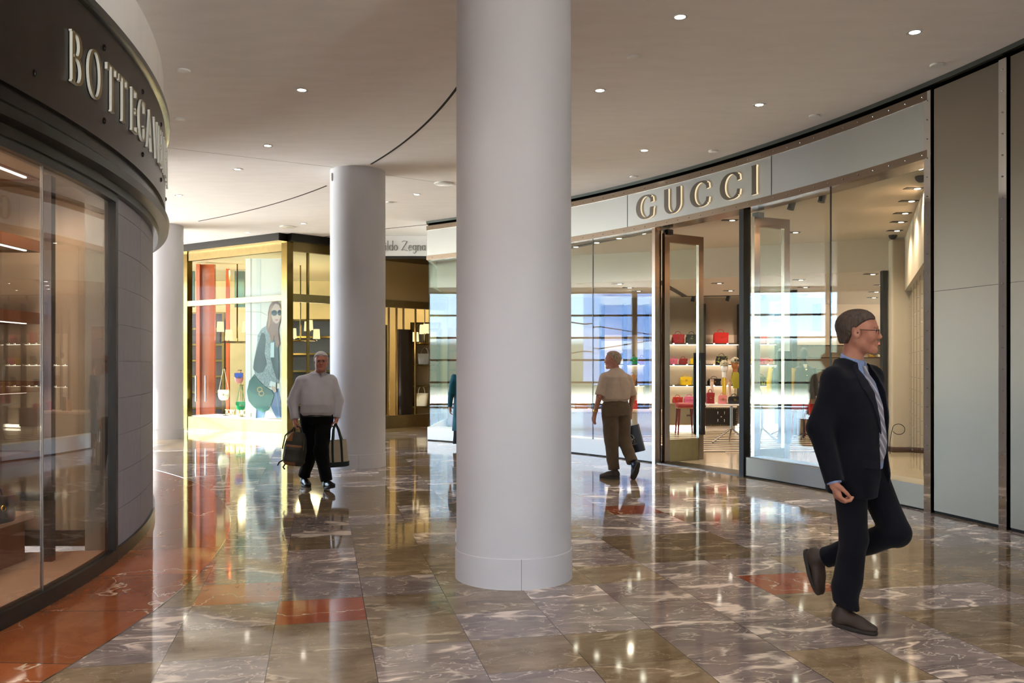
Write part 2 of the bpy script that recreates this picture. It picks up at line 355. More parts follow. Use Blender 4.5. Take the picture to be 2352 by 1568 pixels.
# ------------------------------------------------------------------ plan curves
GC, GR = (-11.77, 4.49), 16.84            # right-hand storefront: we stand inside this circle
BC, BR = (-13.575, 5.15), 10.60           # left-hand storefront: we stand outside this circle
def ray_circle(px, C, R, far):
    k = (px - 1176) / FP; a = 1 + k * k; b = -2 * (k * C[0] + C[1]); c = C[0] ** 2 + C[1] ** 2 - R * R
    d = math.sqrt(max(0, b * b - 4 * a * c)); Y = (-b + (d if far else -d)) / (2 * a)
    return (k * Y, Y), math.atan2(Y - C[1], k * Y - C[0])
def ga(px, dr=0.0): return ray_circle(px, GC, GR + dr, True)[1]
def gp(a, dr=0.0): return (GC[0] + (GR + dr) * math.cos(a), GC[1] + (GR + dr) * math.sin(a))
def ba(px, dr=0.0): return ray_circle(px, BC, BR + dr, False)[1]
def bp_(a, dr=0.0): return (BC[0] + (BR + dr) * math.cos(a), BC[1] + (BR + dr) * math.sin(a))
CEIL = 4.5
# ------------------------------------------------------------------ floor: one slab face per stone, a material and a seed each
def build_floor():
    d1 = (-.2132, .977); d2 = (.977, .2132); w = .537; s0 = .269; t0 = 5.335; wt = .535
    rnd = random.Random(11); vs = []; fs = []; mi = []; seed = []
    def idx(x, y): return (math.floor((x * d2[0] + y * d2[1] - s0) / w), math.floor((x * d1[0] + y * d1[1] - t0) / wt))
    reds = {idx(*FL(740, 1397)), idx(*FL(1435, 1171)), idx(*FL(1775, 1340)), idx(*FL(1350, 1160)), idx(*FL(545, 1352))}
    for j in range(-26, 56):
        run = 0; cur = 0
        for i in range(-46, 44):
            if run <= 0: run = rnd.choice((1, 1, 2, 2, 3)); cur = 1 - cur if rnd.random() < .78 else cur
            run -= 1
            cs = []
            for a, b in ((0, 0), (1, 0), (1, 1), (0, 1)):
                s = s0 + (i + a) * w; t = t0 + (j + b) * wt
                cs.append((s * d2[0] + t * d1[0], s * d2[1] + t * d1[1], 0.0))
            cx = sum(c[0] for c in cs) / 4; cy = sum(c[1] for c in cs) / 4
            if not (-18 < cx < 13.5 and -8 < cy < 31.5): rnd.random(); continue
            n = len(vs); vs += cs; fs.append((n, n + 1, n + 2, n + 3))
            m = cur
            if (i, j) in reds: m = 2
            elif (cx < -4.5 or cy > 15) and rnd.random() < .05: m = 2
            mi.append(m); seed.append(rnd.random())
    me = bpy.data.meshes.new('floor'); me.from_pydata(vs, [], fs)
    for k in ('brown', 'mauve', 'red'): me.materials.append(M[k])
    me.polygons.foreach_set('material_index', mi)
    at = me.attributes.new('seed', 'FLOAT', 'FACE'); at.data.foreach_set('value', seed)
    uv = me.uv_layers.new(name='UVMap'); uv.data.foreach_set('uv', [c for _ in fs for q in ((0, 0), (1, 0), (1, 1), (0, 1)) for c in q])
    o = bpy.data.objects.new('floor', me); COL.objects.link(o); o['kind'] = 'structure'
build_floor()
def red_border():
    vs = []; fs = []; seed = []; rnd = random.Random(3); r0, r1 = BR - .12, 11.34; z = .0015
    a = -.75; k = 0; uvs = []
    while a < .98:
        b = a + .95 / 11; n0 = len(vs); q = 6
        for i in range(q + 1):
            t = a + (b - a) * i / q
            vs += [(BC[0] + r0 * math.cos(t), BC[1] + r0 * math.sin(t), z), (BC[0] + r1 * math.cos(t), BC[1] + r1 * math.sin(t), z)]
        sd = rnd.random()
        for i in range(q):
            fs.append((n0 + 2 * i, n0 + 2 * i + 1, n0 + 2 * i + 3, n0 + 2 * i + 2)); seed.append(sd)
            uvs += [.5, i / q, .996, i / q, .996, (i + 1) / q, .5, (i + 1) / q]
        a = b
    me = bpy.data.meshes.new('floor'); me.from_pydata(vs, [], fs); me.materials.append(M['orange'])
    at = me.attributes.new('seed', 'FLOAT', 'FACE'); at.data.foreach_set('value', seed)
    uv = me.uv_layers.new(name='UVMap'); uv.data.foreach_set('uv', uvs)
    o = bpy.data.objects.new('floor_border', me); COL.objects.link(o); o['kind'] = 'structure'
    mb = MB(); mb.arc(BC, 11.338, 11.345, -.75, .98, -.01, .0035, 60); mb.build('floor_trim', M['steelpol'], kind='structure')
red_border()
# ------------------------------------------------------------------ ceiling and outer shell
mb = MB(); mb.b2(-17.2, 14, -7.2, 31.5, CEIL, CEIL + .3); mb.build('ceiling', M['plaster'], kind='structure')
mb = MB(); mb.b2(-17.2, 14, 31.2, 31.5, 0, CEIL); mb.build('wall_back', M['wallp'], kind='structure')
mb = MB(); mb.b2(13.8, 14, -1.05, 31.2, 0, CEIL); mb.build('wall_right', M['wallp'], kind='structure')
eL = bp_(.80)
mb = MB(); mb.seg(eL, (-17.1, eL[1] + .3), .2, 0, CEIL); mb.build('wall_left', M['wallp'], kind='structure')
eN = bp_(-.60)
mb = MB(); mb.seg((-6.2, -7), (-6.2, eN[1] - .1), .2, 0, CEIL); mb.seg((-6.2, eN[1]), eN, .2, 0, CEIL); mb.build('wall_left_rear', M['wallp'], kind='structure')
eG = gp(math.radians(6.0))
mb = MB(); mb.seg((eG[0], eG[1]), (eG[0], -1.0), .2, 0, CEIL, off=.1); mb.seg((eG[0], -1), (13.8, -1), .2, 0, CEIL, off=.1); mb.build('wall_right_rear', M['wallp'], kind='structure')
# ceiling slots (black strips painting the dark of open gaps) and the fine joint
SC, SR = (-16.847, 4.563), 16.943
def slot(p0, p1, n=30):
    a0 = math.atan2(p0[1] - SC[1], p0[0] - SC[0]); a1 = math.atan2(p1[1] - SC[1], p1[0] - SC[0])
    m_ = MB(); m_.arc(SC, SR - .014, SR + .014, a0, a1, CEIL - .004, CEIL + .02, n); return m_
k = 1
for p0, p1 in ((CE(1150, 90), CE(855, 377)), (CE(757, 427), CE(460, 508))):
    slot(p0, p1).build('trim_%d' % k, M['slot'], kind='structure'); k += 1
m_ = MB(); m_.seg(CE(885, 525), CE(985, 515), .03, CEIL - .004, CEIL + .02); m_.build('trim_3', M['slot'], kind='structure')
m_ = MB(); m_.seg(CE(860, 529), CE(672, 553), .05, CEIL - .005, CEIL + .02); m_.build('trim_4', M['slot'], kind='structure')
m_ = MB(); m_.seg(CE(340, 334), CE(757, 383), .006, CEIL - .001, CEIL + .02); m_.seg(CE(757, 383), CE(1060, 427), .006, CEIL - .001, CEIL + .02); m_.build('trim_5', M['gun'], kind='structure')
# ------------------------------------------------------------------ window walls (daylight)
def window_wall(name, p, q, z1, nv, hz):
    r = thing(name, None, None, (p[0], p[1], 0), kind='structure')
    L = math.dist(p, q); fr = MB(); t = .08
    for i in range(nv + 1):
        f = i / nv; x, y = p[0] + (q[0] - p[0]) * f, p[1] + (q[1] - p[1]) * f
        fr.box((x, y, z1 / 2), (t, t, z1), math.atan2(q[1] - p[1], q[0] - p[0]))
    for z in hz: fr.seg(p, q, t, z - .035, z + .035)
    fr.build('frame', M['gun'], r)
    pn = MB(); pn.seg(p, q, .01, .1, z1 - .04); pn.build('pane', M['glass'], r)
    return r
w1 = window_wall('window_1', (-16.9, 12.8), (-16.9, 21.6), 4.35, 5, (.06, .9, 1.75, 2.6, 3.45, 4.32))
for zz, (y0, y1) in ((2.6, (16.2, 18.6)),):
    rod = MB(); rod.tube([(-16.7, y0, 3.5), (-16.7, y1, 2.6), (-16.7, y0, 1.7)], .03, 6); rod.build('bracing_rod', M['gun'], w1)
mb = MB(); mb.b2(-17, -16.8, 12.6, 31.2, 4.35, CEIL); mb.build('trim_8', M['white'], kind='structure'); mb = MB(); mb.b2(-17, -16.8, 21.64, 31.2, 0, 4.35); mb.build('trim_6', M['white'], kind='structure')
window_wall('window_3', (13.85, -1.1), (13.85, -6.9), 4.35, 3, (.06, 1.75, 3.2, 4.32))
window_wall('window_2', (8.0, -6.9), (13.7, -6.9), 4.35, 3, (.06, 1.75, 3.2, 4.32))
mb = MB(); mb.b2(-6.3, 7.95, -7, -6.8, 0, CEIL); mb.build('wall_rear', M['wallp'], kind='structure')
mb = MB(); mb.b2(7.95, 13.8, -7, -6.8, 4.35, CEIL); mb.build('trim_7', M['white'], kind='structure')
# a pale blue tower block across the street, seen mirrored in the storefront glass
tw = thing('office_tower', 'pale blue glass tower mirrored in the right shop window', 'building', (-70, 27, -.2))
m_ = MB(); m_.b2(-78, -62, 24.2, 29.2, -.2, 60); m_.build('tower_wall', mat('tower_glass', srgb(120, 150, 205), .3, var=.1, scale=.3), tw)
tbm = mat('tower_band', srgb(180, 195, 220), .5)
for z in range(3, 24, 4): m_ = MB(); m_.b2(-61.95, -61.85, 24.2, 29.2, z, z + .8); m_.build('floor_band', tbm, tw)
# ------------------------------------------------------------------ columns
def column(x, y, label, seam=0.0, r=.418):
    c = thing('round_column', label, 'column', (x, y, 0), group=None)
    m_ = MB(); m_.lathe((x, y, 0), [(r, .20), (r, CEIL + .005)], 96); m_.build('shaft', M['column'], c)
    m_ = MB(); m_.lathe((x, y, 0), [(r + .009, 0), (r + .009, .208), (r + .006, .212), (r - .01, .214)], 96)
    m_.box((x + (r + .009) * math.sin(seam), y - (r + .009) * math.cos(seam), .105), (.002, .002, .21), seam, 1)
    m_.build('plinth', [M['column'], M['gun']], c)
    return c
cA = column(.0127, 6.38, 'thick white column standing in the foreground', .12)
m_ = MB(); m_.rbox((X_(1049, 6.38) + .003, 6.38, Z_(1228, 6.38)), (.03, .07, .10), .01); m_.build('socket_plate', M['column'], cA)
cB = column(-2.358, 13.37, 'white column behind the man carrying two bags', .2)
m_ = MB(); m_.rbox((X_(762, 13.1), 13.15, Z_(409, 13.2)), (.03, .08, .12), .01); m_.build('sensor_box', M['white'], cB)
column(-7.4, 18.5, 'white column at the far left, half hidden by the dark storefront')
# ------------------------------------------------------------------ downlights, sprinklers, speakers
def downlight(px, py, label):
    x, y = CE(px, py); r = thing('ceiling_downlight', label, 'ceiling light', (x, y, CEIL), group='downlights in the concourse ceiling')
    m_ = MB(); m_.lathe((x, y, 0), [(.070, CEIL - .006), (.070, CEIL - .001), (.046, CEIL - .001), (.046, CEIL - .006)], 24, caps=False); m_.build('trim_ring', M['white'], r)
    m_ = MB(); m_.lathe((x, y, 0), [(.001, CEIL - .0035), (.046, CEIL - .003)], 24, caps=False); m_.build('lens', M['lamp'], r)
dl = [(1562, 38, 'lit downlight at the top, nearest right of the foreground column'), (2101, 73, 'lit downlight nearest the top right corner'),
 (693, 206, 'largest lit downlight left of the foreground column'), (1378, 207, 'lit downlight just right of the foreground column, second row'),
 (1744, 240, 'lit downlight above the storefront fascia, right of the foreground column'), (615, 334, 'lit downlight just in front of the fine ceiling joint'),
 (1480, 345, 'lit downlight nearest above the big letters of the right storefront'), (545, 388, 'lit downlight just behind the fine ceiling joint'),
 (411, 448, 'lit downlight behind the curved edge of the dark storefront'), (957, 446, 'lit downlight between the two tall columns'),
 (697, 513, 'lit downlight left of the second column near the far shop'), (568, 534, 'lit downlight in front of the gold framed shop window'), (425, 553, 'farthest lit downlight, beside the far left column')]
for a in dl: downlight(*a)
def disc(px, py, label, r=.065, cat='sprinkler', name='sprinkler_cover', grp='cover plates in the concourse ceiling'):
    x, y = CE(px, py); m_ = MB(); m_.lathe((x, y, CEIL), [(r, 0), (r, -.012), (r * .9, -.018), (.001, -.019)], 24)
    o = m_.build(name, M['white'], loc=(x, y, CEIL)); tag(o, label, cat, grp)
for a in [(422, 161, 'unlit white cover disc nearest the top of the dark storefront'), (412, 272, 'unlit white cover disc beside the dark storefront letters'),
 (1456, 130, 'unlit cover disc between the two front downlights right of the foreground column'), (2152, 148, 'unlit cover disc near the steel panels, top right'),
 (1871, 265, 'unlit cover disc just above the storefront fascia'), (1638, 346, 'unlit cover disc above the middle of the big letters'),
 (895, 464, 'small cover disc right of the second column'), (1456, 405, 'unlit cover disc above the first big letter')]: disc(*a)
disc(1020, 421, 'larger flat ceiling speaker between the two tall columns', .16, 'ceiling speaker', 'ceiling_speaker', 'ceiling speakers')
disc(660, 520, 'flat ceiling speaker in front of the gold framed shop', .16, 'ceiling speaker', 'ceiling_speaker', 'ceiling speakers')

# ------------------------------------------------------------------ pen-stroke lettering
def pen(stroke, thick, thin, n=1):
    """ribbon quads for a centre line, thick on uprights and thin on flats"""
    P = stroke; out = []; L = []
    for i in range(len(P)):
        a = P[max(0, i - 1)]; b = P[min(len(P) - 1, i + 1)]; dx, dy = b[0] - a[0], b[1] - a[1]; l = math.hypot(dx, dy) or 1
        k = abs(dy) / l; w = (thin + (thick - thin) * k ** 1.5) / 2
        if len(P[i]) > 2: w *= P[i][2]
        L.append(((P[i][0] - dy / l * w, P[i][1] + dx / l * w), (P[i][0] + dy / l * w, P[i][1] - dx / l * w)))
    for i in range(len(L) - 1): out.append([L[i][0], L[i + 1][0], L[i + 1][1], L[i][1]])
    return out
def arcp(cx, cy, rx, ry, a0, a1, n=16): return [(cx + rx * math.cos(math.radians(a0 + (a1 - a0) * i / n)), cy + ry * math.sin(math.radians(a0 + (a1 - a0) * i / n))) for i in range(n + 1)]
# letters in a unit-high box; (width, strokes)
def serif(x, y, w=.1): return [(x - w, y), (x + w, y)]
GL = {
 'B': (.56, [[(.12, 0), (.12, 1)], [(.02, .985), (.2, .985)], [(.02, .015), (.2, .015)], [(.12, .985), (.25, .985)] + arcp(.25, .76, .18, .225, 90, -90) + [(.12, .535)], [(.12, .52), (.27, .52)] + arcp(.27, .268, .22, .252, 90, -90) + [(.12, .015)]]),
 'O': (.72, [arcp(.36, .5, .30, .48, 90, 450, 36)]),
 'T': (.6, [[(.3, 0), (.3, 1)], [(.02, .975), (.58, .975)], [(.03, .98), (.03, .84)], [(.57, .98), (.57, .84)], serif(.3, .012)]),
 'E': (.52, [[(.12, 0), (.12, 1)], [(.03, .985), (.46, .985)], [(.03, .015), (.48, .015)], [(.12, .51), (.38, .51)], [(.46, .99), (.46, .85)], [(.48, .01), (.48, .16)], [(.38, .58), (.38, .44)]]),
 'G': (.74, [arcp(.38, .5, .31, .485, 48, 312, 30) + [(.60, .2), (.60, .34)], [(.46, .38), (.68, .38)], [(.585, .99), (.60, .72)]]),
 'A': (.66, [[(.06, 0, .5), (.32, 1, .5)], [(.31, 1), (.58, 0)], [(.15, .33), (.47, .33)], serif(.07, .012, .07), serif(.58, .012, .08)]),
 'V': (.66, [[(.07, 1), (.35, 0)], [(.34, 0, .5), (.59, 1, .5)], serif(.08, .988, .08), serif(.59, .988, .07)]),
 'N': (.72, [[(.1, 0, .5), (.1, 1, .5)], [(.1, .99), (.6, .01)], [(.61, 0, .5), (.61, 1, .5)], serif(.1, .012, .07), serif(.1, .988, .07), serif(.61, .988, .07)]),
}
GG = {
 'G': (1.0, [arcp(.52, .5, .46, .46, 50, 312, 34) + [(.84, .22, .8), (.85, .42, .8)], [(.76, .43), (.98, .43)], [(.84, .86, .6), (.87, .66, .6)]]),
 'U': (1.0, [[(.12, 1), (.12, .42)] + arcp(.5, .38, .38, .35, 180, 360, 20) + [(.88, .42), (.88, 1)], serif(.12, .985, .13), serif(.88, .985, .13)]),
 'C': (1.0, [arcp(.54, .5, .47, .46, 48, 312, 34), [(.87, .86, .6), (.91, .66, .6)], [(.87, .14, .6), (.91, .34, .6)]]),
 'I': (.36, [[(.18, 0), (.18, 1)], serif(.18, .985, .15), serif(.18, .015, .15)]),
}
def letter_mesh(strokes, thick, thin, h, place, depth, mface, mside):
    """place(u, v, d) -> world point; u, v metres on the wall, d metres out of it"""
    m_ = MB(); lift = 0.0
    for s in strokes:
        lift += .0006
        for q in pen(s, thick, thin):
            f = [place(x * h, y * h, depth + lift) for x, y in q]; b = [place(x * h, y * h, 0.004) for x, y in q]
            m_.add(f, [(0, 1, 2, 3)], 0)
            m_.add(f + b, [(0, 1, 5, 4), (1, 2, 6, 5), (2, 3, 7, 6), (3, 0, 4, 7)], 1)
    return m_
# ------------------------------------------------------------------ LEFT STOREFRONT
FA0, FA1 = -.62, .80
aW = ba(262); aJ = ba(98)                 # window's far jamb; glass joint
left = thing('dark_storefront', 'dark bronze curved storefront on the left with raised serif letters', 'storefront', (BC[0] + BR, BC[1], 0))
m_ = MB(); m_.arc(BC, BR - .25, BR + .12, FA0, FA1, 3.13, 3.95, 70); fas = m_.build('fascia', M['bronze'], left)
m_ = MB(); m_.arcprof(BC, [(BR - .2, 3.95), (BR + .12, 3.95), (BR + .165, 3.97), (BR + .165, 4.02), (BR + .10, 4.03), (BR - .2, 4.03)], FA0, FA1, 70); m_.build('top_moulding', M['bevel'], left)
m_ = MB(); m_.arcprof(BC, [(BR - .2, 2.86), (BR + .05, 2.86), (BR + .06, 2.92), (BR + .15, 2.93), (BR + .16, 2.99), (BR + .09, 3.04), (BR + .09, 3.13), (BR - .2, 3.13)], FA0, FA1, 70); m_.build('lower_moulding', M['bronze2'], left)
m_ = MB(); m_.arc(BC, BR - .3, BR + .10, FA0, FA1, 4.03, CEIL - .001, 70); m_.build('bulkhead', M['plaster'], left)
for a in [aJ - .22 + .0945 * i for i in range(12)]:
    for z in (3.28, 3.80):
        x, y = bp_(a, .122); b = MB(); b.ell((x, y, z), (.012, .012, .022)); b.build('bolt', M['bronze2'], left)
m_ = MB(); m_.arc(BC, BR - .06, BR + .03, FA0, aW, 0, .10, 50); m_.build('window_sill', M['black'], left)
m_ = MB(); m_.arc(BC, BR - .06, BR + .03, FA0, aW, 2.80, 2.86, 50)
for a, w in ((aW, .0055),): m_.arc(BC, BR - .05, BR + .03, a - w, a, .1, 2.82, 2)
m_.build('window_frame', M['black'], left)
m_ = MB(); m_.arc(BC, BR - .012, BR, FA0, aJ - .0006, .1, 2.82, 20); m_.build('pane', M['glassb'], left)
m_ = MB(); m_.arc(BC, BR - .012, BR, aJ + .0006, aW - .005, .1, 2.82, 12); m_.build('pane', M['glassb'], left)
m_ = MB(); m_.arc(BC, BR - .014, BR + .002, aJ - .0006, aJ + .0006, .1, 2.82, 1); m_.build('glass_joint', M['steel'], left)
# stone cladding right of the window
aP = ba(322)
da = aP - aW; edges = [aW + .002] ; a = aW + .002
while a < FA1 - .01: a = min(a + da, FA1); edges.append(a)
m_ = MB()
for i in range(len(edges) - 1):
    for kz in range(10):
        z0 = .10 + .2935 * kz; z1 = min(z0 + .2935, 2.86)
        if z0 > 2.83: break
        m_.arc(BC, BR - .2, BR, edges[i] + .0003, edges[i + 1] - .0003, z0 + .002, z1 - .002, 3)
m_.build('stone_cladding', M['slate'], left)
m_ = MB(); m_.arc(BC, BR - .22, BR - .006, edges[0], FA1, 0, 2.86, 30); m_.build('cladding_joint', mat('grout', srgb(140, 136, 132), .7), left)
m_ = MB(); m_.arc(BC, BR - .06, BR + .02, edges[0], FA1, 0, .10, 30); m_.build('skirting', M['bronze2'], left)
# letters
sgn = thing('raised_letter_sign', 'white and brass raised serif letters on the dark left fascia', 'sign', (BC[0] + BR, BC[1], 3.37))
aB = ba(157, .125); pitch = None
def bplace(a0):
    return lambda u, v, d: (BC[0] + (BR + .12 + d) * math.cos(a0 + u / (BR + .12)), BC[1] + (BR + .12 + d) * math.sin(a0 + u / (BR + .12)), 3.37 + v)
cur = aB; H = .335
starts = {}
for ch, px in zip('BOTTEGAV', (157, 198, 242, 269, 297, 316, 334, 351)): starts[ch + str(px)] = ba(px, .125)
seq = [('B', 157), ('O', 198), ('T', 242), ('T', 269), ('E', 297), ('G', 315), ('A', 334)]
for i, (ch, px) in enumerate(seq):
    a0 = ba(px, .125); letter_mesh(GL[ch][1], .125, .035, H, bplace(a0), .022, 0, 1).build('letter', [M['letterbrass'], M['letterwhite']], sgn)
a0 = ba(350, .125)
for ch in 'VENETA':
    letter_mesh(GL[ch][1], .125, .035, H, bplace(a0), .022, 0, 1).build('letter', [M['letterbrass'], M['letterwhite']], sgn); a0 += (GL[ch][0] * H + .055) / BR
# ---- inside the left window
m_ = MB(); m_.arc(BC, 8.3, BR - .06, FA0, aW, 0, .095, 40); m_.build('shop_floor_left', M['pinkstone'], kind='structure')
m_ = MB(); m_.arc(BC, 7.9, BR - .06, FA0, FA1, 2.96, 3.1, 40); m_.build('shop_ceiling_left', M['greywall'], kind='structure')
m_ = MB(); m_.arc(BC, 7.9, 8.1, FA0, FA1, 0, 3.0, 40); m_.build('shop_wall_left', mat('shop_dark_wall', srgb(104, 94, 84), .6), kind='structure')
pt = thing('display_partition', 'beige partition closing the right end of the left shop window', 'partition', (-3.55, 7.02, .095))
m_ = MB(); m_.b2(-5.4, -3.20, 6.98, 7.06, .22, 2.96); m_.build('partition_panel', M['beige'], pt)
m_ = MB(); m_.b2(-5.4, -3.19, 6.96, 7.08, .095, .22); m_.build('partition_base', M['darkwood'], pt)
m_ = MB(); m_.b2(X_(104, 6.42), X_(121, 6.42), 6.40, 6.46, .095, 2.93); o = m_.build('display_post', mat('post_bronze', srgb(96, 84, 84), .3, .7), loc=(X_(112, 6.42), 6.43, .095)); tag(o, 'slim dark metal post just behind the left window glass', 'post')
m_ = MB(); m_.b2(X_(60, 6.5), X_(134, 6.42), 6.36, 6.40, .55, .61); o = m_.build('door_bolt_bar', M['black'], loc=(X_(100, 6.42), 6.38, .58)); tag(o, 'short black bar crossing the slim post in the left window', 'bar')
# shelving
sh = thing('display_shelving', 'copper edged lit shelving standing in the left shop window', 'shelving', (-4.0, 6.0, .095))
XF = X_(96, 6.72)
for i, z in enumerate((.80, 1.33, 1.85, 2.40, 2.95)):
    f = MB(); f.b2(XF - .03, XF, 3.6, 6.72, z, z + .085); f.b2(XF - 1.2, XF, 6.70, 6.72, z, z + .085); f.build('shelf_edge', M['copper'], sh)
    f = MB(); f.b2(XF - 1.2, XF - .03, 3.6, 6.70, z + .02, z + .07); f.build('shelf', M['pinkstone'] if i < 2 else M['beige'], sh)
    f = MB(); f.b2(XF - .07, XF - .05, 3.7, 6.6, z - .004, z + .012); f.build('light_strip', M['ledw'], sh)
f = MB(); f.b2(XF - 1.25, XF - 1.2, 3.6, 6.72, .095, 2.95); f.build('back_panel', mat('shelf_back_dark', srgb(84, 72, 60), .6), sh)
pod = thing('display_podium', 'pink stone topped copper podium on the left shop window floor', 'podium', (-3.9, 5.4, .095))
f = MB(); f.b2(-4.55, XF + .02, 3.6, 6.45, .095, .40); f.build('podium_body', M['copper'], pod)
f = MB(); f.b2(-4.55, XF + .06, 3.6, 6.5, .40, .45); f.build('podium_top', M['pinkstone'], pod)
for px, py, lb in ((55, 312, 'round lit spotlight in the left window ceiling, nearest the picture edge'), (115, 348, 'round lit spotlight in the left window ceiling, middle of three'), (152, 368, 'round lit spotlight in the left window ceiling, nearest the window jamb')):
    Y = FP * (2.955 - HC) / (HZ - py); x = X_(px, Y); r = thing('window_spotlight', lb, 'ceiling light', (x, Y, 2.955), group='spotlights in the left window ceiling')
    f = MB(); f.lathe((x, Y, 2.95), [(.001, 0), (.055, .001)], 20, caps=False); f.build('lens', M['lamp'], r)
    f = MB(); f.lathe((x, Y, 2.95), [(.055, .005), (.055, -.004), (.07, -.004), (.07, .005)], 20, caps=False); f.build('trim_ring', M['white'], r)
# ------------------------------------------------------------------ RIGHT STOREFRONT (curved steel and glass)
right = thing('steel_storefront', 'curved steel and glass storefront with big bronze serif letters', 'storefront', (2.3, 13.8, 0))
A_L = ga(985)                             # left end
A_D0, A_D1 = ga(1508), ga(1711)           # door opening
A_P = ga(2143)                            # riveted post at the end of the glass
A_R = math.radians(6.0)
ZS, ZT = 3.70, 4.40
m_ = MB(); m_.arc(GC, GR - .06, GR + .25, A_P, A_L, ZS + .09, ZT - .09, 60)
m_.build('fascia', M['steel'], right)
m_ = MB(); m_.arc(GC, GR - .075, GR + .25, A_P, A_L, ZS, ZS + .09, 60); m_.arc(GC, GR - .075, GR + .25, A_P, A_L, ZT - .09, ZT, 60); m_.build('riveted_strip', M['bronzestrip'], right)
m_ = MB(); m_.arc(GC, GR - .062, GR - .059, A_P, A_L, ZS + .09, ZS + .094, 60)
for px in (1441, 1772): a = ga(px, -.06); m_.arc(GC, GR - .063, GR - .05, a - .0004, a + .0004, ZS + .09, ZT - .09, 1)
m_.build('panel_joint', M['gun'], right)
m_ = MB(); m_.arc(GC, GR - .02, GR + .3, A_P, A_L, ZT, ZT + .06, 60); m_.build('shadow_gap', M['slot'], right)
m_ = MB(); m_.arcprof(GC, [(GR + .2, ZT + .02), (GR - .03, ZT + .02), (GR - .08, ZT + .05), (GR - .08, CEIL - .002), (GR + .2, CEIL - .002)], A_R, A_L, 80); m_.build('ceiling_trim', M['bevel'], right)
m_ = MB()
a = A_P + .004; i = 0
while a < A_L:
    for z in (ZS + .045, ZT - .045):
        c = gp(a, -.078); m_.ell((c[0], c[1], z), (.008, .008, .008), 0, 8, 4)
    a += .0148
r_ = m_.build('rivet', M['steelpol'], right); r_['kind'] = 'stuff'
# glass, base, posts
def pane(a0, a1, label=None):
    m_ = MB(); m_.arc(GC, GR - .006, GR + .006, a0, a1, .27, ZS + .01, 10); m_.build('pane', M['glass'], right)
aj1 = ga(1362); aj2 = ga(1908); aj0 = ga(1180)
for a0, a1 in ((aj0 + .0004, A_L - .002), (aj1 + .0004, aj0 - .0004), (A_D0 + .001, aj1 - .0004), (aj2 + .0004, A_D1 - .001), (A_P + .002, aj2 - .0004)): pane(a0, a1)
for a in (aj0, aj1, aj2): m_ = MB(); m_.arc(GC, GR - .008, GR + .008, a - .0004, a + .0004, .27, ZS, 1); m_.build('glass_joint', M['gun'], right)
for a0, a1 in ((A_D0, A_L), (A_P, A_D1 - .0015)):
    m_ = MB(); m_.arc(GC, GR - .04, GR + .30, a0, a1, .02, .27, 40); m_.build('base', M['steeldim'] if a1 < A_L else M['white'], right)
    m_ = MB(); m_.arc(GC, GR - .03, GR + .30, a0, a1, 0, .022, 40); m_.build('toe_line', M['slot'], right)
m_ = MB()
c = gp(A_D0, 0); m_.box((c[0], c[1], 1.86), (.13, .07, 3.72), A_D0)
m_.build('door_jamb', M['bronzestrip'], right)
m_ = MB(); c = gp(A_D1, 0); m_.box((c[0], c[1], 1.86), (.13, .09, 3.72), A_D1); m_.build('door_jamb', M['jamb'], right)
m_ = MB(); m_.arc(GC, GR - .05, GR + .35, A_D1, A_D0, 0, .012, 8); m_.build('threshold', M['bronze'], right)
# riveted posts and steel cladding to the right
def post(a, w):
    m_ = MB(); m_.arc(GC, GR - .075, GR + .2, a - w / GR / 2, a + w / GR / 2, 0, ZT, 2); p = m_.build('post', M['steelpol'], right)
    m_ = MB(); z = .1
    while z < ZT:
        c = gp(a, -.079); m_.ell((c[0], c[1], z), (.008, .008, .008), 0, 8, 4); z += .2
    m_.build('post_rivet', M['steel'], p)['kind'] = 'stuff'
A_Q = ga(2318)
post(A_P, .095); post(A_Q, .095)
for a0, a1 in ((A_Q + .0042, A_P - .0042), (A_R - .1, A_Q - .0042)):
    for z0, z1 in ((.03, 2.30), (2.304, ZT)):
        m_ = MB(); m_.arc(GC, GR - .05, GR + .2, a0, a1, z0, z1, 14); m_.build('steel_panel', M['steeldim'], right)
    m_ = MB(); m_.arc(GC, GR - .045, GR + .15, a0, a1, 0, ZT, 14); m_.build('panel_backing', M['slot'], right)
# letters
gs = thing('bronze_letter_sign', 'big dark bronze serif letters with cream lit edges on the steel fascia', 'sign', (2.9, 12.9, 3.86))
Rl = GR - .06
for ch, p0, p1 in (('G', 1463.7, 1503), ('U', 1526, 1563), ('C', 1587, 1630), ('C', 1656, 1701), ('I', 1725, 1739)):
    a0, a1 = ga(p0, -.095), ga(p1, -.095); wd = (a0 - a1) * Rl; W_, st = GG[ch]; h = .385
    def gplace(u, v, d, a0=a0, k=wd / (W_ * h)): a = a0 - u * k / Rl; return (GC[0] + (Rl - d) * math.cos(a), GC[1] + (Rl - d) * math.sin(a), 3.855 + v)
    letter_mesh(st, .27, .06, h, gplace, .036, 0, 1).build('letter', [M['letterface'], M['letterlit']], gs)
# left return of the shop: glass edge and side wall
eL2 = gp(A_L, 0.0); ret = (eL2[0] + .15, eL2[1] + 3.4)
m_ = MB(); m_.seg(eL2, ret, .012, .27, ZS, off=0); m_.build('return_pane', M['glassg'], right)
m_ = MB(); m_.seg(eL2, ret, .06, 0, .27); m_.build('return_base', M['white'], right)
m_ = MB(); m_.seg(eL2, ret, .06, ZS, ZT); m_.build('return_fascia', M['white'], right)
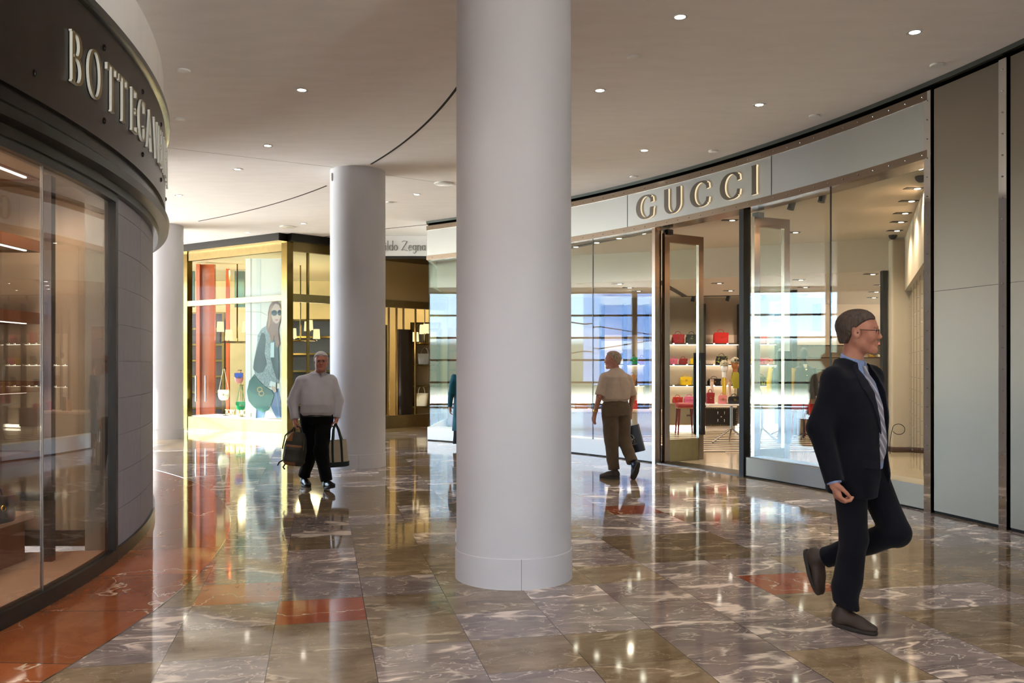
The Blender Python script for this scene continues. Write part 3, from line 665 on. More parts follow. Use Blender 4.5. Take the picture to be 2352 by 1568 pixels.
# door leaves (open inwards)
def leaf(p, q, label, z0=.015, z1=3.62):
    a = math.atan2(q[1] - p[1], q[0] - p[0]); L = math.dist(p, q); ux, uy = math.cos(a), math.sin(a)
    r = thing('glass_door', label, 'door', (p[0], p[1], 0), a, group='open glass doors of the steel storefront')
    def B(name, x0, x1, zz0, zz1, t, mt, y=0):
        m_ = MB(); m_.b2(x0, x1, y - t / 2, y + t / 2, zz0, zz1); return m_.build(name, mt, r, world=False)
    m_ = MB()
    m_.b2(.01, .115, -.03, .03, z0, z1); m_.b2(L - .105, L, -.03, .03, z0, z1); m_.b2(.115, L - .105, -.03, .03, z1 - .14, z1)
    m_.build('door_frame', M['bronzestrip'], r, world=False)
    B('pane', .115, L - .105, .36, z1 - .14, .012, M['glass'])
    B('kick_plate', .115, L - .105, z0, .36, .05, M['brassb'])
    for y in (-.075, .075):
        m_ = MB(); m_.b2(L - .115, L - .02, y - .012, y + .012, .42, 1.74)
        h_ = m_.build('pull_plate', M['jamb'], r, world=False)
        m_ = MB()
        for z in (.55, 1.6): m_.b2(L - .09, L - .05, min(y, 0), max(y, 0), z - .02, z + .02)
        m_.build('bracket', M['steelpol'], r, world=False)
    m_ = MB(); m_.b2(.05, .16, -.06, .06, z1 - .02, z1 + .06); m_.build('pivot', M['gun'], r, world=False)
    return r
dj0 = gp(A_D0 - .003, .05)
leaf((dj0[0] + .03, dj0[1]), FL(1613, 1056), 'open glass door on the left side of the entrance, bronze framed')
dj1 = gp(A_D1, .09)
leaf((dj1[0] + .05, dj1[1] + .06), (3.96, 12.52), 'open glass door on the right side of the entrance, beside the black post')

# ---- interior shell
ZC = 3.79
fl = MB(); pts = [gp(a, .02) for a in [A_R + (A_L - A_R) * i / 40 for i in range(41)]]
fl.prism(pts + [(eL2[0] + .2, 23.5), (13.0, 23.5), (13.0, pts[0][1])], .001, .011); fl.build('shop_floor', M['shopfloor'], kind='structure')
pts2 = [gp(a, .12) for a in [A_R + (A_L - A_R) * i / 40 for i in range(41)]]
SOF = [(-1.5, 18.7), (2.9, 17.3), (6.9, 15.4)]
fl = MB(); fl.prism(pts2 + [(-1.6, 19.0), (13.0, 16.0), (13.0, pts2[0][1])], ZC, ZC + .2); fl.build('shop_ceiling', M['shopceil'], kind='structure')
fl = MB(); fl.prism([(-1.62, 18.9), (2.9, 17.25), (6.9, 15.4), (13, 15.0), (13, 24.2), (-1.62, 24.2)], 3.22, ZC + .1); fl.build('shop_ceiling_lower', M['shopceil'], kind='structure')
fl = MB(); fl.b2(-1.62, 7.75, 21.75, 21.95, 0, 3.22); fl.build('shop_wall_back', M['greywall'], kind='structure')
fl = MB(); fl.b2(7.65, 7.75, 21.9, 24, 0, 3.22); fl.b2(7.75, 13, 24.0, 24.2, 0, 3.22); fl.build('shop_wall_far', M['cream'], kind='structure')
fl = MB(); fl.seg((7.02, 15.5), (12.9, 17.5), .12, 0, 3.25); fl.build('shop_wall_right', M['greywall'], kind='structure')
fl = MB(); fl.rbox((6.86, 15.55, 1.88), (.36, .36, 3.76), .04); fl.build('shop_pier', M['beige'], kind='structure')
fl = MB(); fl.rbox((6.86, 15.55, .06), (.38, .38, .12), .04); fl.build('baseboard_pier', M['darkwood'], kind='structure')
mp_ = thing('mirror_screen', 'riveted mirrored side screen at the right end of the shop window', 'mirror', (5.8, 12.5, .011))
p0 = (7.0, 15.38); p1 = gp(A_P, .18); p1 = (p1[0] + .05, p1[1] + .15)
fl = MB(); fl.seg(p0, p1, .03, .011, 2.85); fl.build('mirror_panel', M['mirror'], mp_)
fl = MB(); L = math.dist(p0, p1); aa = math.atan2(p1[1] - p0[1], p1[0] - p0[0]); nx, ny = math.sin(aa), -math.cos(aa)
nn = 9
for i in range(nn):
    f = (i + .5) / nn; x, y = p0[0] + (p1[0] - p0[0]) * f, p0[1] + (p1[1] - p0[1]) * f
    for z in [.15 + .2 * k for k in range(14)]: fl.ell((x + nx * .018, y + ny * .018, z), (.007, .007, .007), 0, 8, 4)
fl.build('rivet', M['steel'], mp_)['kind'] = 'stuff'
fl = MB()
for i in range(1, nn):
    f = i / nn; x, y = p0[0] + (p1[0] - p0[0]) * f, p0[1] + (p1[1] - p0[1]) * f
    fl.box((x + nx * .015, y + ny * .015, 1.43), (.004, .004, 2.84), aa)
fl.build('mirror_joint', M['gun'], mp_)
fl = MB(); fl.seg(p0, p1, .16, 2.85, ZC); fl.build('shop_wall_side', M['beige'], kind='structure')
# bay posts against the back wall
def bx(x0, x1, y0, y1, z0, z1, name, mt, label=None, cat=None, group=None):
    m_ = MB(); m_.b2(x0, x1, y0, y1, z0, z1)
    o = m_.build(name, mt, loc=((x0 + x1) / 2, (y0 + y1) / 2, z0)); return tag(o, label, cat, group) if label else o
YB = 21.72
def wallunit(px0, px1, label, shelves, divs, zt=3.05):
    """lit back-panel shelving seen against the back wall"""
    x0, x1 = X_(px0, YB - .2), X_(px1, YB - .2)
    r = thing('lit_shelving', label, 'shelving', ((x0 + x1) / 2, YB, .011))
    m_ = MB(); m_.b2(x0, x1, YB, YB + .02, .5, zt - .75); m_.build('lit_back_panel', M['cream'], r)
    for px in divs:
        x = X_(px, YB - .3); m_ = MB(); m_.b2(x - .045, x + .045, YB - .36, YB, .011, zt); m_.build('upright', M['gun'], r)
    for z in shelves:
        m_ = MB(); m_.b2(x0, x1, YB - .34, YB, z - .03, z); m_.build('shelf', M['bronzestrip'], r)
        m_ = MB(); m_.b2(x0 + .03, x1 - .03, YB - .1, YB - .08, z - .04, z - .031); m_.build('shelf_light', M['led'], r)
        m_ = MB(); x = x0 + .2
        while x < x1 - .1:
            m_.ell((x, YB - .345, z - .012), (.02, .008, .012), 0, 8, 4); x += .33
        m_.build('shelf_lamp', M['lampk'], r)['kind'] = 'stuff'
    m_ = MB(); m_.b2(x0 + .05, x1 - .05, YB - .3, YB - .2, .03, .10); m_.build('floor_light', M['led'], r)
    return r
SHZ = [Z_(788, YB - .3), Z_(836, YB - .3), Z_(884, YB - .3)]
wallunit(1526, 1884, 'long back wall shelving with lit cream panels behind the entrance', SHZ, (1530, 1616, 1704, 1792, 1880))
wallunit(1384, 1488, 'lit shelving unit seen through the left shop window', SHZ[1:], (1384, 1436, 1486))
# floor rug of stripes
def stripe_mat():
    m, t, o = newmat('striped_rug'); b = N(t, 'ShaderNodeBsdfPrincipled'); t.links.new(b.outputs[0], o.inputs[0]); b.inputs['Roughness'].default_value = .25
    tx = N(t, 'ShaderNodeTexCoord'); w = N(t, 'ShaderNodeTexWave'); w.wave_type = 'BANDS'; w.bands_direction = 'Y'; w.inputs['Scale'].default_value = .75; w.inputs['Distortion'].default_value = 3.0; w.inputs['Detail'].default_value = 1.0; w.inputs['Detail Scale'].default_value = 1.2
    r = N(t, 'ShaderNodeValToRGB'); r.color_ramp.interpolation = 'CONSTANT'; r.color_ramp.elements[0].color = col4(srgb(50, 42, 36)); r.color_ramp.elements[1].position = .5; r.color_ramp.elements[1].color = col4(srgb(205, 188, 165))
    t.links.new(tx.outputs['Object'], w.inputs[0]); t.links.new(w.outputs['Fac'], r.inputs[0]); t.links.new(r.outputs[0], b.inputs['Base Color']); return m
bx(2.4, 6.5, 15.4, 20.5, .011, .016, 'striped_rug', stripe_mat(), 'black and cream striped floor rug inside the steel storefront', 'rug')
# ---- handbags
def bag(name, label, x, y, z, w, h, d, mt, style='box', rz=0.0, grp='handbags on the shop shelves', hm=None, accent=None):
    r = thing(name, label, 'handbag', (x, y, z), rz, grp); hm = hm or mt
    m_ = MB(); n = 14; rings = []
    prof = {'box': [(0, .94), (.04, 1.0), (.5, 1.0), (.82, .97), (.95, .86), (1.0, .6)], 'tote': [(0, .8), (.05, .86), (.5, .93), (.97, 1.0), (1.0, .98)],
            'dome': [(0, .9), (.06, 1.0), (.45, 1.0), (.7, .92), (.87, .74), (.96, .5), (1.0, .25)], 'saddle': [(0, .35), (.08, .68), (.25, .9), (.5, 1.0), (.9, 1.0), (1.0, .93)],
            'pack': [(0, .92), (.05, 1.0), (.5, .98), (.75, .85), (.9, .62), (1.0, .3)]}[style]
    for t, k in prof:
        dk = 1.0 if t < .5 else (1.0 - (t - .5) * (1.3 if style in ('tote', 'box') else 1.0))
        ring = []
        for j in range(24):
            a = 2 * PI * j / 24; e = .55
            cx = math.copysign(abs(math.cos(a)) ** e, math.cos(a)); sy = math.copysign(abs(math.sin(a)) ** e, math.sin(a))
            ring.append((cx * w / 2 * k, sy * d / 2 * dk, t * h))
        rings.append(ring)
    m_.loft(rings); m_.build('bag_body', mt, r, world=False, sharp=60)
    if style in ('box', 'saddle', 'dome', 'pack'):
        m_ = MB(); fy = -d / 2 - .004
        pts = [(-w * .49, h * .97), (w * .49, h * .97), (w * .47, h * .62), (w * .2, h * .47), (-w * .2, h * .47), (-w * .47, h * .62)]
        m_.loft([[(px, fy - o_, pz) for px, pz in pts] for o_ in (0, .006)]); m_.build('flap', accent or mt, r, world=False, smooth=False)
        m_ = MB(); m_.tube([(.018 * math.cos(t) , fy - .012, h * .56 + .018 * math.sin(t)) for t in [2 * PI * i / 12 for i in range(12)]], .005, 6, closed=True); m_.build('clasp', M['gold'], r, world=False)
    hh = {'box': .28, 'tote': .55, 'dome': .3, 'saddle': 1.5, 'pack': .2}[style] * h; hw = {'saddle': .16}.get(style, .24) * w
    if style == 'saddle':
        pts = [(-w * .44, 0, h * .9), (-.012, 0, h + hh), (.012, 0, h + hh), (w * .44, 0, h * .9)]
    else: pts = [(hw * math.cos(PI - PI * i / 10), 0, h * .93 + (hh + h * .07) * math.sin(PI * i / 10)) for i in range(11)]
    m_ = MB(); m_.tube(pts, .007 if style != 'tote' else .009, 6); m_.build('handle', hm, r, world=False)
    return r
YS = YB - .20
def sbag(px, py, wpx, hpx, mt, style, label, y=None, rz=0, d=None, **k):
    Y = y or YS; s = Y / FP
    z = Z_(py, Y)
    for zz in SHZ:
        if abs(z - zz) < .1: z = zz
    w, h = wpx * s, hpx * s
    return bag('handbag', label, X_(px, Y), Y, z, w, h, d or min(.16, w * .5), mt, style, rz, **k)
sbag(1557, 787, 29, 21, M['dred_l'], 'dome', 'dark red dome handbag, leftmost on the top shelf behind the entrance')
sbag(1588, 787, 27, 21, M['blk_l'], 'dome', 'black dome handbag beside the dark red one on the top shelf')
sbag(1655, 787, 34, 25, M['red_l'], 'box', 'bright red quilted handbag with a tall handle on the top shelf')
sbag(1744, 787, 31, 18, M['rose_l'], 'box', 'rose handbag on the top shelf seen through the right door')
sbag(1836, 787, 30, 18, M['wht_l'], 'box', 'cream flap handbag on the top shelf above the mannequin')
sbag(1546, 835, 20, 13, M['pink_l'], 'dome', 'small pink handbag at the left of the middle shelf')
sbag(1569, 835, 20, 13, M['dred_l'], 'dome', 'small red handbag next to the pink one on the middle shelf')
sbag(1594, 835, 20, 13, M['yel_l'], 'dome', 'small yellow handbag half behind the door pull on the middle shelf')
sbag(1657, 835, 27, 19, M['graf'], 'dome', 'black painted handbag with yellow marks on the middle shelf')
sbag(1722, 835, 25, 14, M['yel_l'], 'box', 'yellow handbag on the middle shelf just right of the black post')
sbag(1744, 835, 20, 13, M['pink_l'], 'box', 'pink handbag on the middle shelf seen through the right door')
sbag(1764, 835, 22, 13, M['rose_l'], 'box', 'coral handbag on the middle shelf seen through the right door')
sbag(1823, 835, 18, 12, M['wht_l'], 'box', 'small white handbag on the middle shelf behind the mannequin shoulder')
sbag(1575, 883, 28, 19, M['yel_l'], 'dome', 'bright yellow dome handbag alone on the lower shelf')
sbag(1640, 883, 30, 15, M['blk_l'], 'dome', 'black rounded handbag on the lower shelf behind the hand stands')
sbag(1747, 883, 27, 19, M['graf'], 'dome', 'black painted handbag on the lower shelf seen through the right door')
# cabinets under the shelves
def cabinet(px0, px1, z1, label, mt, y=YB - .86, drawers=False, grp=None):
    x0, x1 = X_(px0, y), X_(px1, y); r = thing('studded_cabinet', label, 'cabinet', ((x0 + x1) / 2, y + .2, .011), group=grp)
    m_ = MB(); m_.b2(x0, x1, y, y + .42, .12, z1); m_.build('cabinet_body', mt, r)
    m_ = MB(); m_.b2(x0 + .04, x1 - .04, y + .05, y + .4, .011, .12); m_.build('cabinet_foot', M['marblew'], r)
    m_ = MB(); st = .045; x = x0 + .02
    while x < x1 - .01:
        for z in (.14, z1 - .02): m_.ell((x, y - .004, z), (.009, .006, .009), 0, 6, 4)
        x += st
    z = .16
    while z < z1 - .03:
        for xx in (x0 + .02, x1 - .02): m_.ell((xx, y - .004, z), (.009, .006, .009), 0, 6, 4)
        z += st
    m_.build('stud', M['gold'], r)['kind'] = 'stuff'
    if not drawers: m_ = MB(); m_.b2(x0 + .04, x1 - .04, y + .02, y + .04, .03, .09); m_.build('glow_strip', M['led'], r)
    if drawers:
        for f in (.3, .5, .7) if drawers == 3 else (.4, .6):
            for zf in (.3, .72):
                if f == .5: continue
                m_ = MB(); m_.rbox((x0 + (x1 - x0) * f, y - .012, .12 + (z1 - .12) * zf), (.02, .02, .07), .006); m_.build('drawer_pull', M['steelpol'], r)
        m_ = MB(); m_.ell(((x0 + x1) / 2, y - .01, .12 + (z1 - .12) * .5), (.018, .012, .018)); m_.build('lock', M['steelpol'], r)
    else:
        m_ = MB(); m_.rbox((x0 + (x1 - x0) * .62, y - .014, (.12 + z1) / 2 - .02), (.09, .02, .03), .006); m_.build('latch', M['gun'], r)
    return r
cabinet(1531, 1612, Z_(927, 20.9), 'taupe studded cabinet under the lit shelves, left of the black one', mat('taupe_leather', srgb(120, 106, 86), .5), grp='studded cabinets along the back wall')
cabinet(1618, 1694, Z_(936, 20.6), 'black studded cabinet with steel drawer pulls behind the marble table', M['blk_l'], y=20.55, drawers=2, grp='studded cabinets along the back wall')
cabinet(1800, 1880, Z_(935, 20.9), 'taupe studded cabinet behind the mannequin', mat('taupe_leather_2', srgb(126, 112, 92), .5), grp='studded cabinets along the back wall')
sbag(1556, 925, 24, 14, M['red_l'], 'dome', 'red handbag on the taupe cabinet at the left', y=21.05)
sbag(1583, 925, 26, 15, M['pink_l'], 'dome', 'pink handbag on the taupe cabinet beside the red one', y=21.05)
# left window display
sbag(1426, 836, 22, 26, M['wht_l'], 'pack', 'tall white backpack with dark side bands on the upper shelf of the left window', accent=M['navy_l'])
sbag(1456, 836, 17, 16, M['grn_l'], 'dome', 'green handbag on the upper shelf of the left window')
sbag(1474, 836, 17, 16, M['dred_l'], 'dome', 'crimson and brown handbag on the upper shelf of the left window', accent=M['brn_l'])
sbag(1452, 884, 16, 24, M['tan_l'], 'pack', 'tan backpack on the lower shelf of the left window')
sbag(1470, 884, 17, 24, M['brn_l'], 'pack', 'dark brown backpack on the lower shelf of the left window')
lt = thing('display_ledge', 'long studded taupe ledge along the back of the left shop window', 'ledge', (1.5, 19.8, .011))
m_ = MB(); m_.b2(.35, 3.3, 19.2, 20.2, .011, .52); m_.build('ledge_body', M['greywall'], lt)
m_ = MB(); m_.b2(.32, 3.33, 19.15, 20.2, .52, .56); m_.build('ledge_top', M['pinkstone'], lt)
m_ = MB()
for i in range(57): m_.ell((.38 + i * .051, 19.195, .49), (.009, .006, .009), 0, 6, 4)
m_.build('stud', M['gold'], lt)['kind'] = 'stuff'
Y = 19.7
bag('handbag', 'round red handbag on the studded ledge of the left window', X_(1457, Y), Y, .56, .16, .2, .1, M['red_l'], 'dome')
bag('handbag', 'navy handbag with a red handle on the studded ledge of the left window', X_(1478, Y), Y, .56, .26, .17, .14, M['navy_l'], 'box', hm=M['red_l'])
bag('handbag', 'small black handbag on the ledge left of the man in the tan shirt', X_(1373, Y), Y, .56, .3, .3, .12, M['blk_l'], 'box')
bag('handbag', 'amber handbag at the left end of the studded ledge', X_(1335, Y), Y, .56, .3, .24, .12, M['tan_l'], 'dome')
# brown cupboard wall at the left end of the shop
cw = thing('brown_cupboard', 'brown drawer cupboard behind the glass at the left end of the steel storefront', 'cupboard', (-1.0, 20.6, .011))
m_ = MB(); m_.b2(-1.5, .2, 20.3, 20.9, .011, 2.4); m_.build('cupboard_body', M['darkwood'], cw)
for i in range(5):
    m_ = MB(); m_.b2(-1.45, .15, 20.27, 20.3, .1 + i * .45, .51 + i * .45); d_ = m_.build('drawer', mat('drawer_wood', srgb(96, 60, 38), .3, var=.15, scale=6), cw)
    m_ = MB(); m_.b2(-1.1, -.2, 20.24, 20.27, .32 + i * .45, .335 + i * .45); m_.build('handle', M['brass'], d_)
# ---- marble table
tb = thing('marble_table', 'white marble topped table on steel trestle legs behind the entrance', 'table', (4.7, 17.3, .016))
x0, x1 = X_(1620, 17.2), X_(1802, 17.2); zt = .79
m_ = MB(); m_.rbox(((x0 + x1) / 2, 17.35, zt - .02), (x1 - x0, .8, .035), .012); m_.build('table_top', M['marblew'], tb)
for x, sx_ in ((x0 + .55, -1), (x1 - .4, 1)):
    m_ = MB(); m_.tube([(x, 17.35, zt - .04), (x, 17.35, .28)], .028, 8); m_.tube([(x, 17.35, .30), (x - .42, 17.15, .03)], .02, 8); m_.tube([(x, 17.35, .30), (x + .25, 17.1, .03)], .02, 8); m_.tube([(x, 17.35, .30), (x + .05, 17.7, .03)], .02, 8)
    m_.build('trestle_leg', M['steel'], tb)
zt -= .0025
YT = 17.25
def tpx(px): return X_(px, YT)
bag('handbag', 'deep red handbag standing at the left end of the marble table', tpx(1631), YT, zt, .16, .22, .1, M['dred_l'], 'box', grp=None)
bag('handbag', 'rose handbag on the marble table between the hand stands', tpx(1655), YT - .14, zt, .17, .17, .09, M['rose_l'], 'box', grp=None)
bag('handbag', 'black stud trimmed box bag in the middle of the marble table', tpx(1681), YT - .16, zt, .23, .15, .14, M['blk_l'], 'box', grp=None)
bag('handbag', 'black shoulder bag on the marble table seen through the right door', tpx(1738), YT, zt, .25, .18, .12, M['blk_l'], 'saddle', grp=None)
for px, lb in ((1640, 'pale hand shaped glove stand, leftmost on the marble table'), (1681, 'patterned glove stand behind the black box bag'), (1728, 'pale glove stand on the marble table seen through the right door')):
    r = thing('glove_stand', lb, 'display stand', (tpx(px), YT + .18, zt)); m_ = MB(); m_.tube([(0, 0, .012), (0, 0, .35)], [.035, .03], 10); m_.ell((0, 0, .38), (.04, .022, .05)); 
    m_.build('forearm', M['pinkstone'], r, world=False)
    for k in range(4): m_ = MB(); m_.tube([(-.027 + k * .018, 0, .41), (-.03 + k * .02, 0, .48)], .009, 6); m_.build('finger', M['pinkstone'], r, world=False)
    m_ = MB(); m_.lathe((0, 0, 0), [(.06, 0), (.06, .012), (.03, .014)], 16); m_.build('stand_foot', M['gold'], r, world=False)
def headform(px, lb, face, cap, z, dx=0):
    r = thing('hat_stand_head', lb, 'display head', (tpx(px), YT + .05, zt)); m_ = MB(); m_.ell((0, 0, z), (.075, .09, .12), 0, 20, 14); m_.tube([(0, 0, z - .2), (0, 0, z - .07)], [.045, .05], 12); m_.build('head_form', face, r, world=False)
    m_ = MB(); m_.tube([(0, 0, .01), (0, 0, z - .2)], .012, 8); m_.lathe((0, 0, 0), [(.09, 0), (.09, .012), (.02, .014)], 18); m_.build('stand', M['gold'], r, world=False)
    m_ = MB(); m_.ell((0, .01, z + .055), (.085, .10, .085), 0, 20, 12); m_.ell((0, -.06, z + .035), (.075, .06, .015)); m_.build('cap', cap, r, world=False)
    return r
scarf = mat('patterned_scarf', srgb(84, 78, 56), .6, c2=srgb(200, 190, 160), scale=30)
h1 = headform(1665, 'white display head in a patterned cap on the marble table', M['marblew'], scarf, .72)
h2 = headform(1690, 'display head in patterned cap with a yellow green scarf on the marble table', M['tan_l'], scarf, .78)
m_ = MB(); m_.loft([[(-.05, -.05, .62), (.05, -.05, .62), (.05, .05, .62), (-.05, .05, .62)], [(-.07, -.07, .5), (.09, -.07, .5), (.09, .06, .5), (-.07, .06, .5)], [(-.03, -.06, .3), (.06, -.06, .3), (.06, .03, .3), (-.03, .03, .3)]]); m_.build('scarf', mat('olive_scarf', srgb(150, 140, 20), .6), h2, world=False)
m_ = MB(); m_.tube([(-.04, -.12, .86), (-.012, -.13, .85)], .02, 10); m_.tube([(.012, -.13, .85), (.05, -.12, .86)], .02, 10); m_.build('goggles', M['blk_l'], h2, world=False)
m_ = MB(); m_.loft([[(-.03, -.01, .02), (.03, -.01, .02), (.03, .01, .02), (-.03, .01, .02)], [(-.045, -.01, .5), (.04, -.01, .5), (.04, .01, .5), (-.045, .01, .5)]]); o = m_.build('hanging_scarf', mat('mustard_silk', srgb(196, 160, 20), .5), h1, world=False)
# stools
def stool(px, Y, label):
    x = X_(px, Y); r = thing('leather_stool', label, 'stool', (x, Y, .016), group='red stools in the shop')
    m_ = MB(); m_.rbox((0, 0, .63), (.42, .36, .13), .05); m_.build('seat', M['dred_l'], r, world=False)
    m_ = MB()
    for i in range(12): m_.ell((-.19 + i * .0345, -.182, .585), (.008, .005, .008), 0, 6, 4)
    m_.build('stud_row', M['gold'], r, world=False)['kind'] = 'stuff'
    for sx_, sy in ((-1, -1), (1, -1), (1, 1), (-1, 1)):
        m_ = MB(); m_.tube([(.15 * sx_, .12 * sy, .57), (.19 * sx_, .16 * sy, 0)], [.028, .014], 8); m_.build('leg', M['wine'], r, world=False)
stool(1574, 19.4, 'crimson stool with slim tapered legs behind the left door')
stool(1834, 18.6, 'crimson stool behind the dark coated mannequin')
# mannequins
def mannequin(px, Y, label, coatc, cuff, h=1.0):
    x = X_(px, Y); r = thing('mannequin', label, 'mannequin', (x, Y, .016)); m_ = MB()
    m_.tube([(0, 0, .02), (0, 0, .95)], .014, 8)
    for a in (0, 2.1, 4.2): m_.tube([(0, 0, .13), (.28 * math.cos(a), .28 * math.sin(a), .012)], .011, 6)
    m_.build('stand', M['gun'], r, world=False)
    m_ = MB(); m_.ell((0, 0, 1.76), (.085, .10, .135), 0, 22, 16); m_.tube([(0, 0, 1.5), (0, 0, 1.68)], [.055, .05], 12); m_.build('head_form', mat('charcoal_form', srgb(62, 58, 58), .6), r, world=False)
    def ring(z, rx, ry, n=24): return [(rx * math.cos(2 * PI * j / n), ry * math.sin(2 * PI * j / n), z) for j in range(n)]
    m_ = MB(); m_.loft([ring(.84, .25, .17), ring(1.05, .21, .15), ring(1.2, .20, .14), ring(1.38, .225, .14), ring(1.47, .20, .12), ring(1.52, .09, .08), ring(1.58, .075, .075)]); m_.build('coat', coatc, r, world=False)
    for sg in (-1, 1):
        m_ = MB(); m_.tube([(.19 * sg, 0, 1.46), (.245 * sg, .01, 1.18), (.25 * sg, -.03, .90)], [.07, .062, .05], 12); m_.build('sleeve', cuff if sg < 0 else coatc, r, world=False)
        m_ = MB(); m_.ell((.25 * sg, -.04, .83), (.03, .035, .07)); m_.build('hand', M['pinkstone'], r, world=False)
    m_ = MB()
    for z in (.95, 1.08, 1.2, 1.32, 1.44): m_.ell((.02, -.155 + .012 * (z > 1.4), z), (.012, .008, .012), 0, 8, 4)
    m_.build('button', M['gold'], r, world=False)
    m_ = MB(); m_.loft([[(-.045, -.09, 1.55), (.045, -.09, 1.55), (0, -.138, 1.41)], [(-.04, -.07, 1.55), (.04, -.07, 1.55), (0, -.118, 1.41)]]); m_.build('shirt_front', M['wht_l'], r, world=False)
mannequin(1846, 18.0, 'dark mannequin in a black buttoned coat between the door and the man in the suit', M['fabricdark'], mat('mustard_sleeve', srgb(170, 130, 20), .7))
mannequin(1793, 18.9, 'mannequin with a yellow cap seen through the right glass door', M['navy_l'], M['yel_l'])
r = bag('handbag', 'red shoulder bag hanging low beside the mannequin stand', X_(1872, 18.2), 18.2, .48, .26, .26, .1, M['red_l'], 'saddle', grp=None)
# shoe wall at the far right
sw = thing('shoe_shelving', 'narrow lit shelving of shoes beyond the man in the dark suit', 'shelving', (X_(2018, 19.0), 19.3, .011))
x0, x1 = X_(1994, 19.3), X_(2036, 19.3)
m_ = MB(); m_.b2(x0 - 1.6, x1, 19.5, 19.54, .011, 2.3); m_.build('lit_back_panel', M['cream'], sw)
for i in range(7):
    z = .35 + i * .27; m_ = MB(); m_.b2(x0 - 1.6, x1, 19.2, 19.5, z, z + .02); m_.build('shelf', M['bronzestrip'], sw)
m_ = MB(); m_.b2(x1 + .01, x1 + .06, 19.15, 19.2, .7, 1.9); m_.build('vertical_light', M['ledw'], sw)
m_ = MB(); m_.b2(x1 + .0, x1 + .12, 19.2, 19.54, .011, 3.2); m_.b2(x0 - 1.7, x0 - 1.6, 19.2, 19.54, .011, 3.2); m_.build('upright', M['gun'], sw)
for i in range(7):
    for k_ in range(2):
        x = x0 + .09 + k_ * .2; z = .37 + i * .27; cm = (M['wht_l'], M['rose_l'], M['gold'])[(i + k_) % 3]
        r = thing('shoe', ('%s shoe on the %s shelf of the narrow shoe wall, %s of the pair' % (('cream', 'rose', 'gold')[(i + k_) % 3], ('lowest', 'second', 'third', 'fourth', 'fifth', 'sixth', 'topmost')[i], ('left', 'right')[k_])), 'shoe', (x, 19.3, z), group='shoes on the narrow shoe wall')
        m_ = MB(); m_.loft([[(-.08, -.03, .0), (.08, -.03, 0), (.08, .03, 0), (-.08, .03, 0)], [(-.08, -.025, .07), (-.02, -.03, .05), (-.02, .03, .05), (-.08, .025, .07)]]); m_.ell((.045, 0, .025), (.05, .033, .025)); m_.build('upper', cm, r, world=False)
        m_ = MB(); m_.b2(-.09, .1, -.032, .032, -.0, .008); m_.build('sole', M['brn_l'], r, world=False)
# dark frame left of the pier and in the far bay
bx(6.58, 6.66, 15.5, 15.62, .011, 3.22, 'metal_frame_post', M['gun'], 'dark frame post against the beige pier in the shop', 'post')
# ceiling lamps inside the shop
tr = thing('light_track', 'long black ceiling light track just inside the right shop windows', 'light track', (4.5, 11, ZC))
def track(p, q, n, z, r, w=.12, heads=()):
    m_ = MB(); m_.seg(p, q, w, z - .014, z - .001); m_.build('track_bar', M['gun'], r)
    for i in range(n):
        f = (i + .5) / n; x, y = p[0] + (q[0] - p[0]) * f, p[1] + (q[1] - p[1]) * f
        m_ = MB(); m_.lathe((x, y, z), [(.001, -.016), (.045, -.0155)], 16, caps=False); m_.build('lens', M['lamp'], r)
    for f in heads:
        x, y = p[0] + (q[0] - p[0]) * f, p[1] + (q[1] - p[1]) * f
        m_ = MB(); m_.tube([(x, y, z - .01), (x - .03, y, z - .13)], .05, 10); m_.build('spot_head', M['gun'], r)
track(CE(1762, 474, ZC), CE(2160, 373, ZC), 5, ZC, tr, heads=(.18, .38))
tr2 = thing('light_track', 'black ceiling light track inside the left shop window', 'light track', (2, 15, ZC))
track(CE(1300, 570, ZC), CE(1506, 529, ZC), 4, ZC, tr2)
tr3 = thing('light_track', 'thin black light track on the lower shop ceiling in front of the shelves', 'light track', (5, 20, 3.22))
track(CE(1565, 680, 3.22), CE(1855, 676, 3.22), 0, 3.22, tr3, .05, heads=(.1, .38, .66, .9))
tr4 = thing('ceiling_slot_light', 'diagonal black slot light on the shop ceiling behind the left door', 'ceiling light', (3.4, 18, 3.22))
track(CE(1512, 645, 3.22), CE(1572, 679, 3.22), 0, 3.22, tr4, .13)
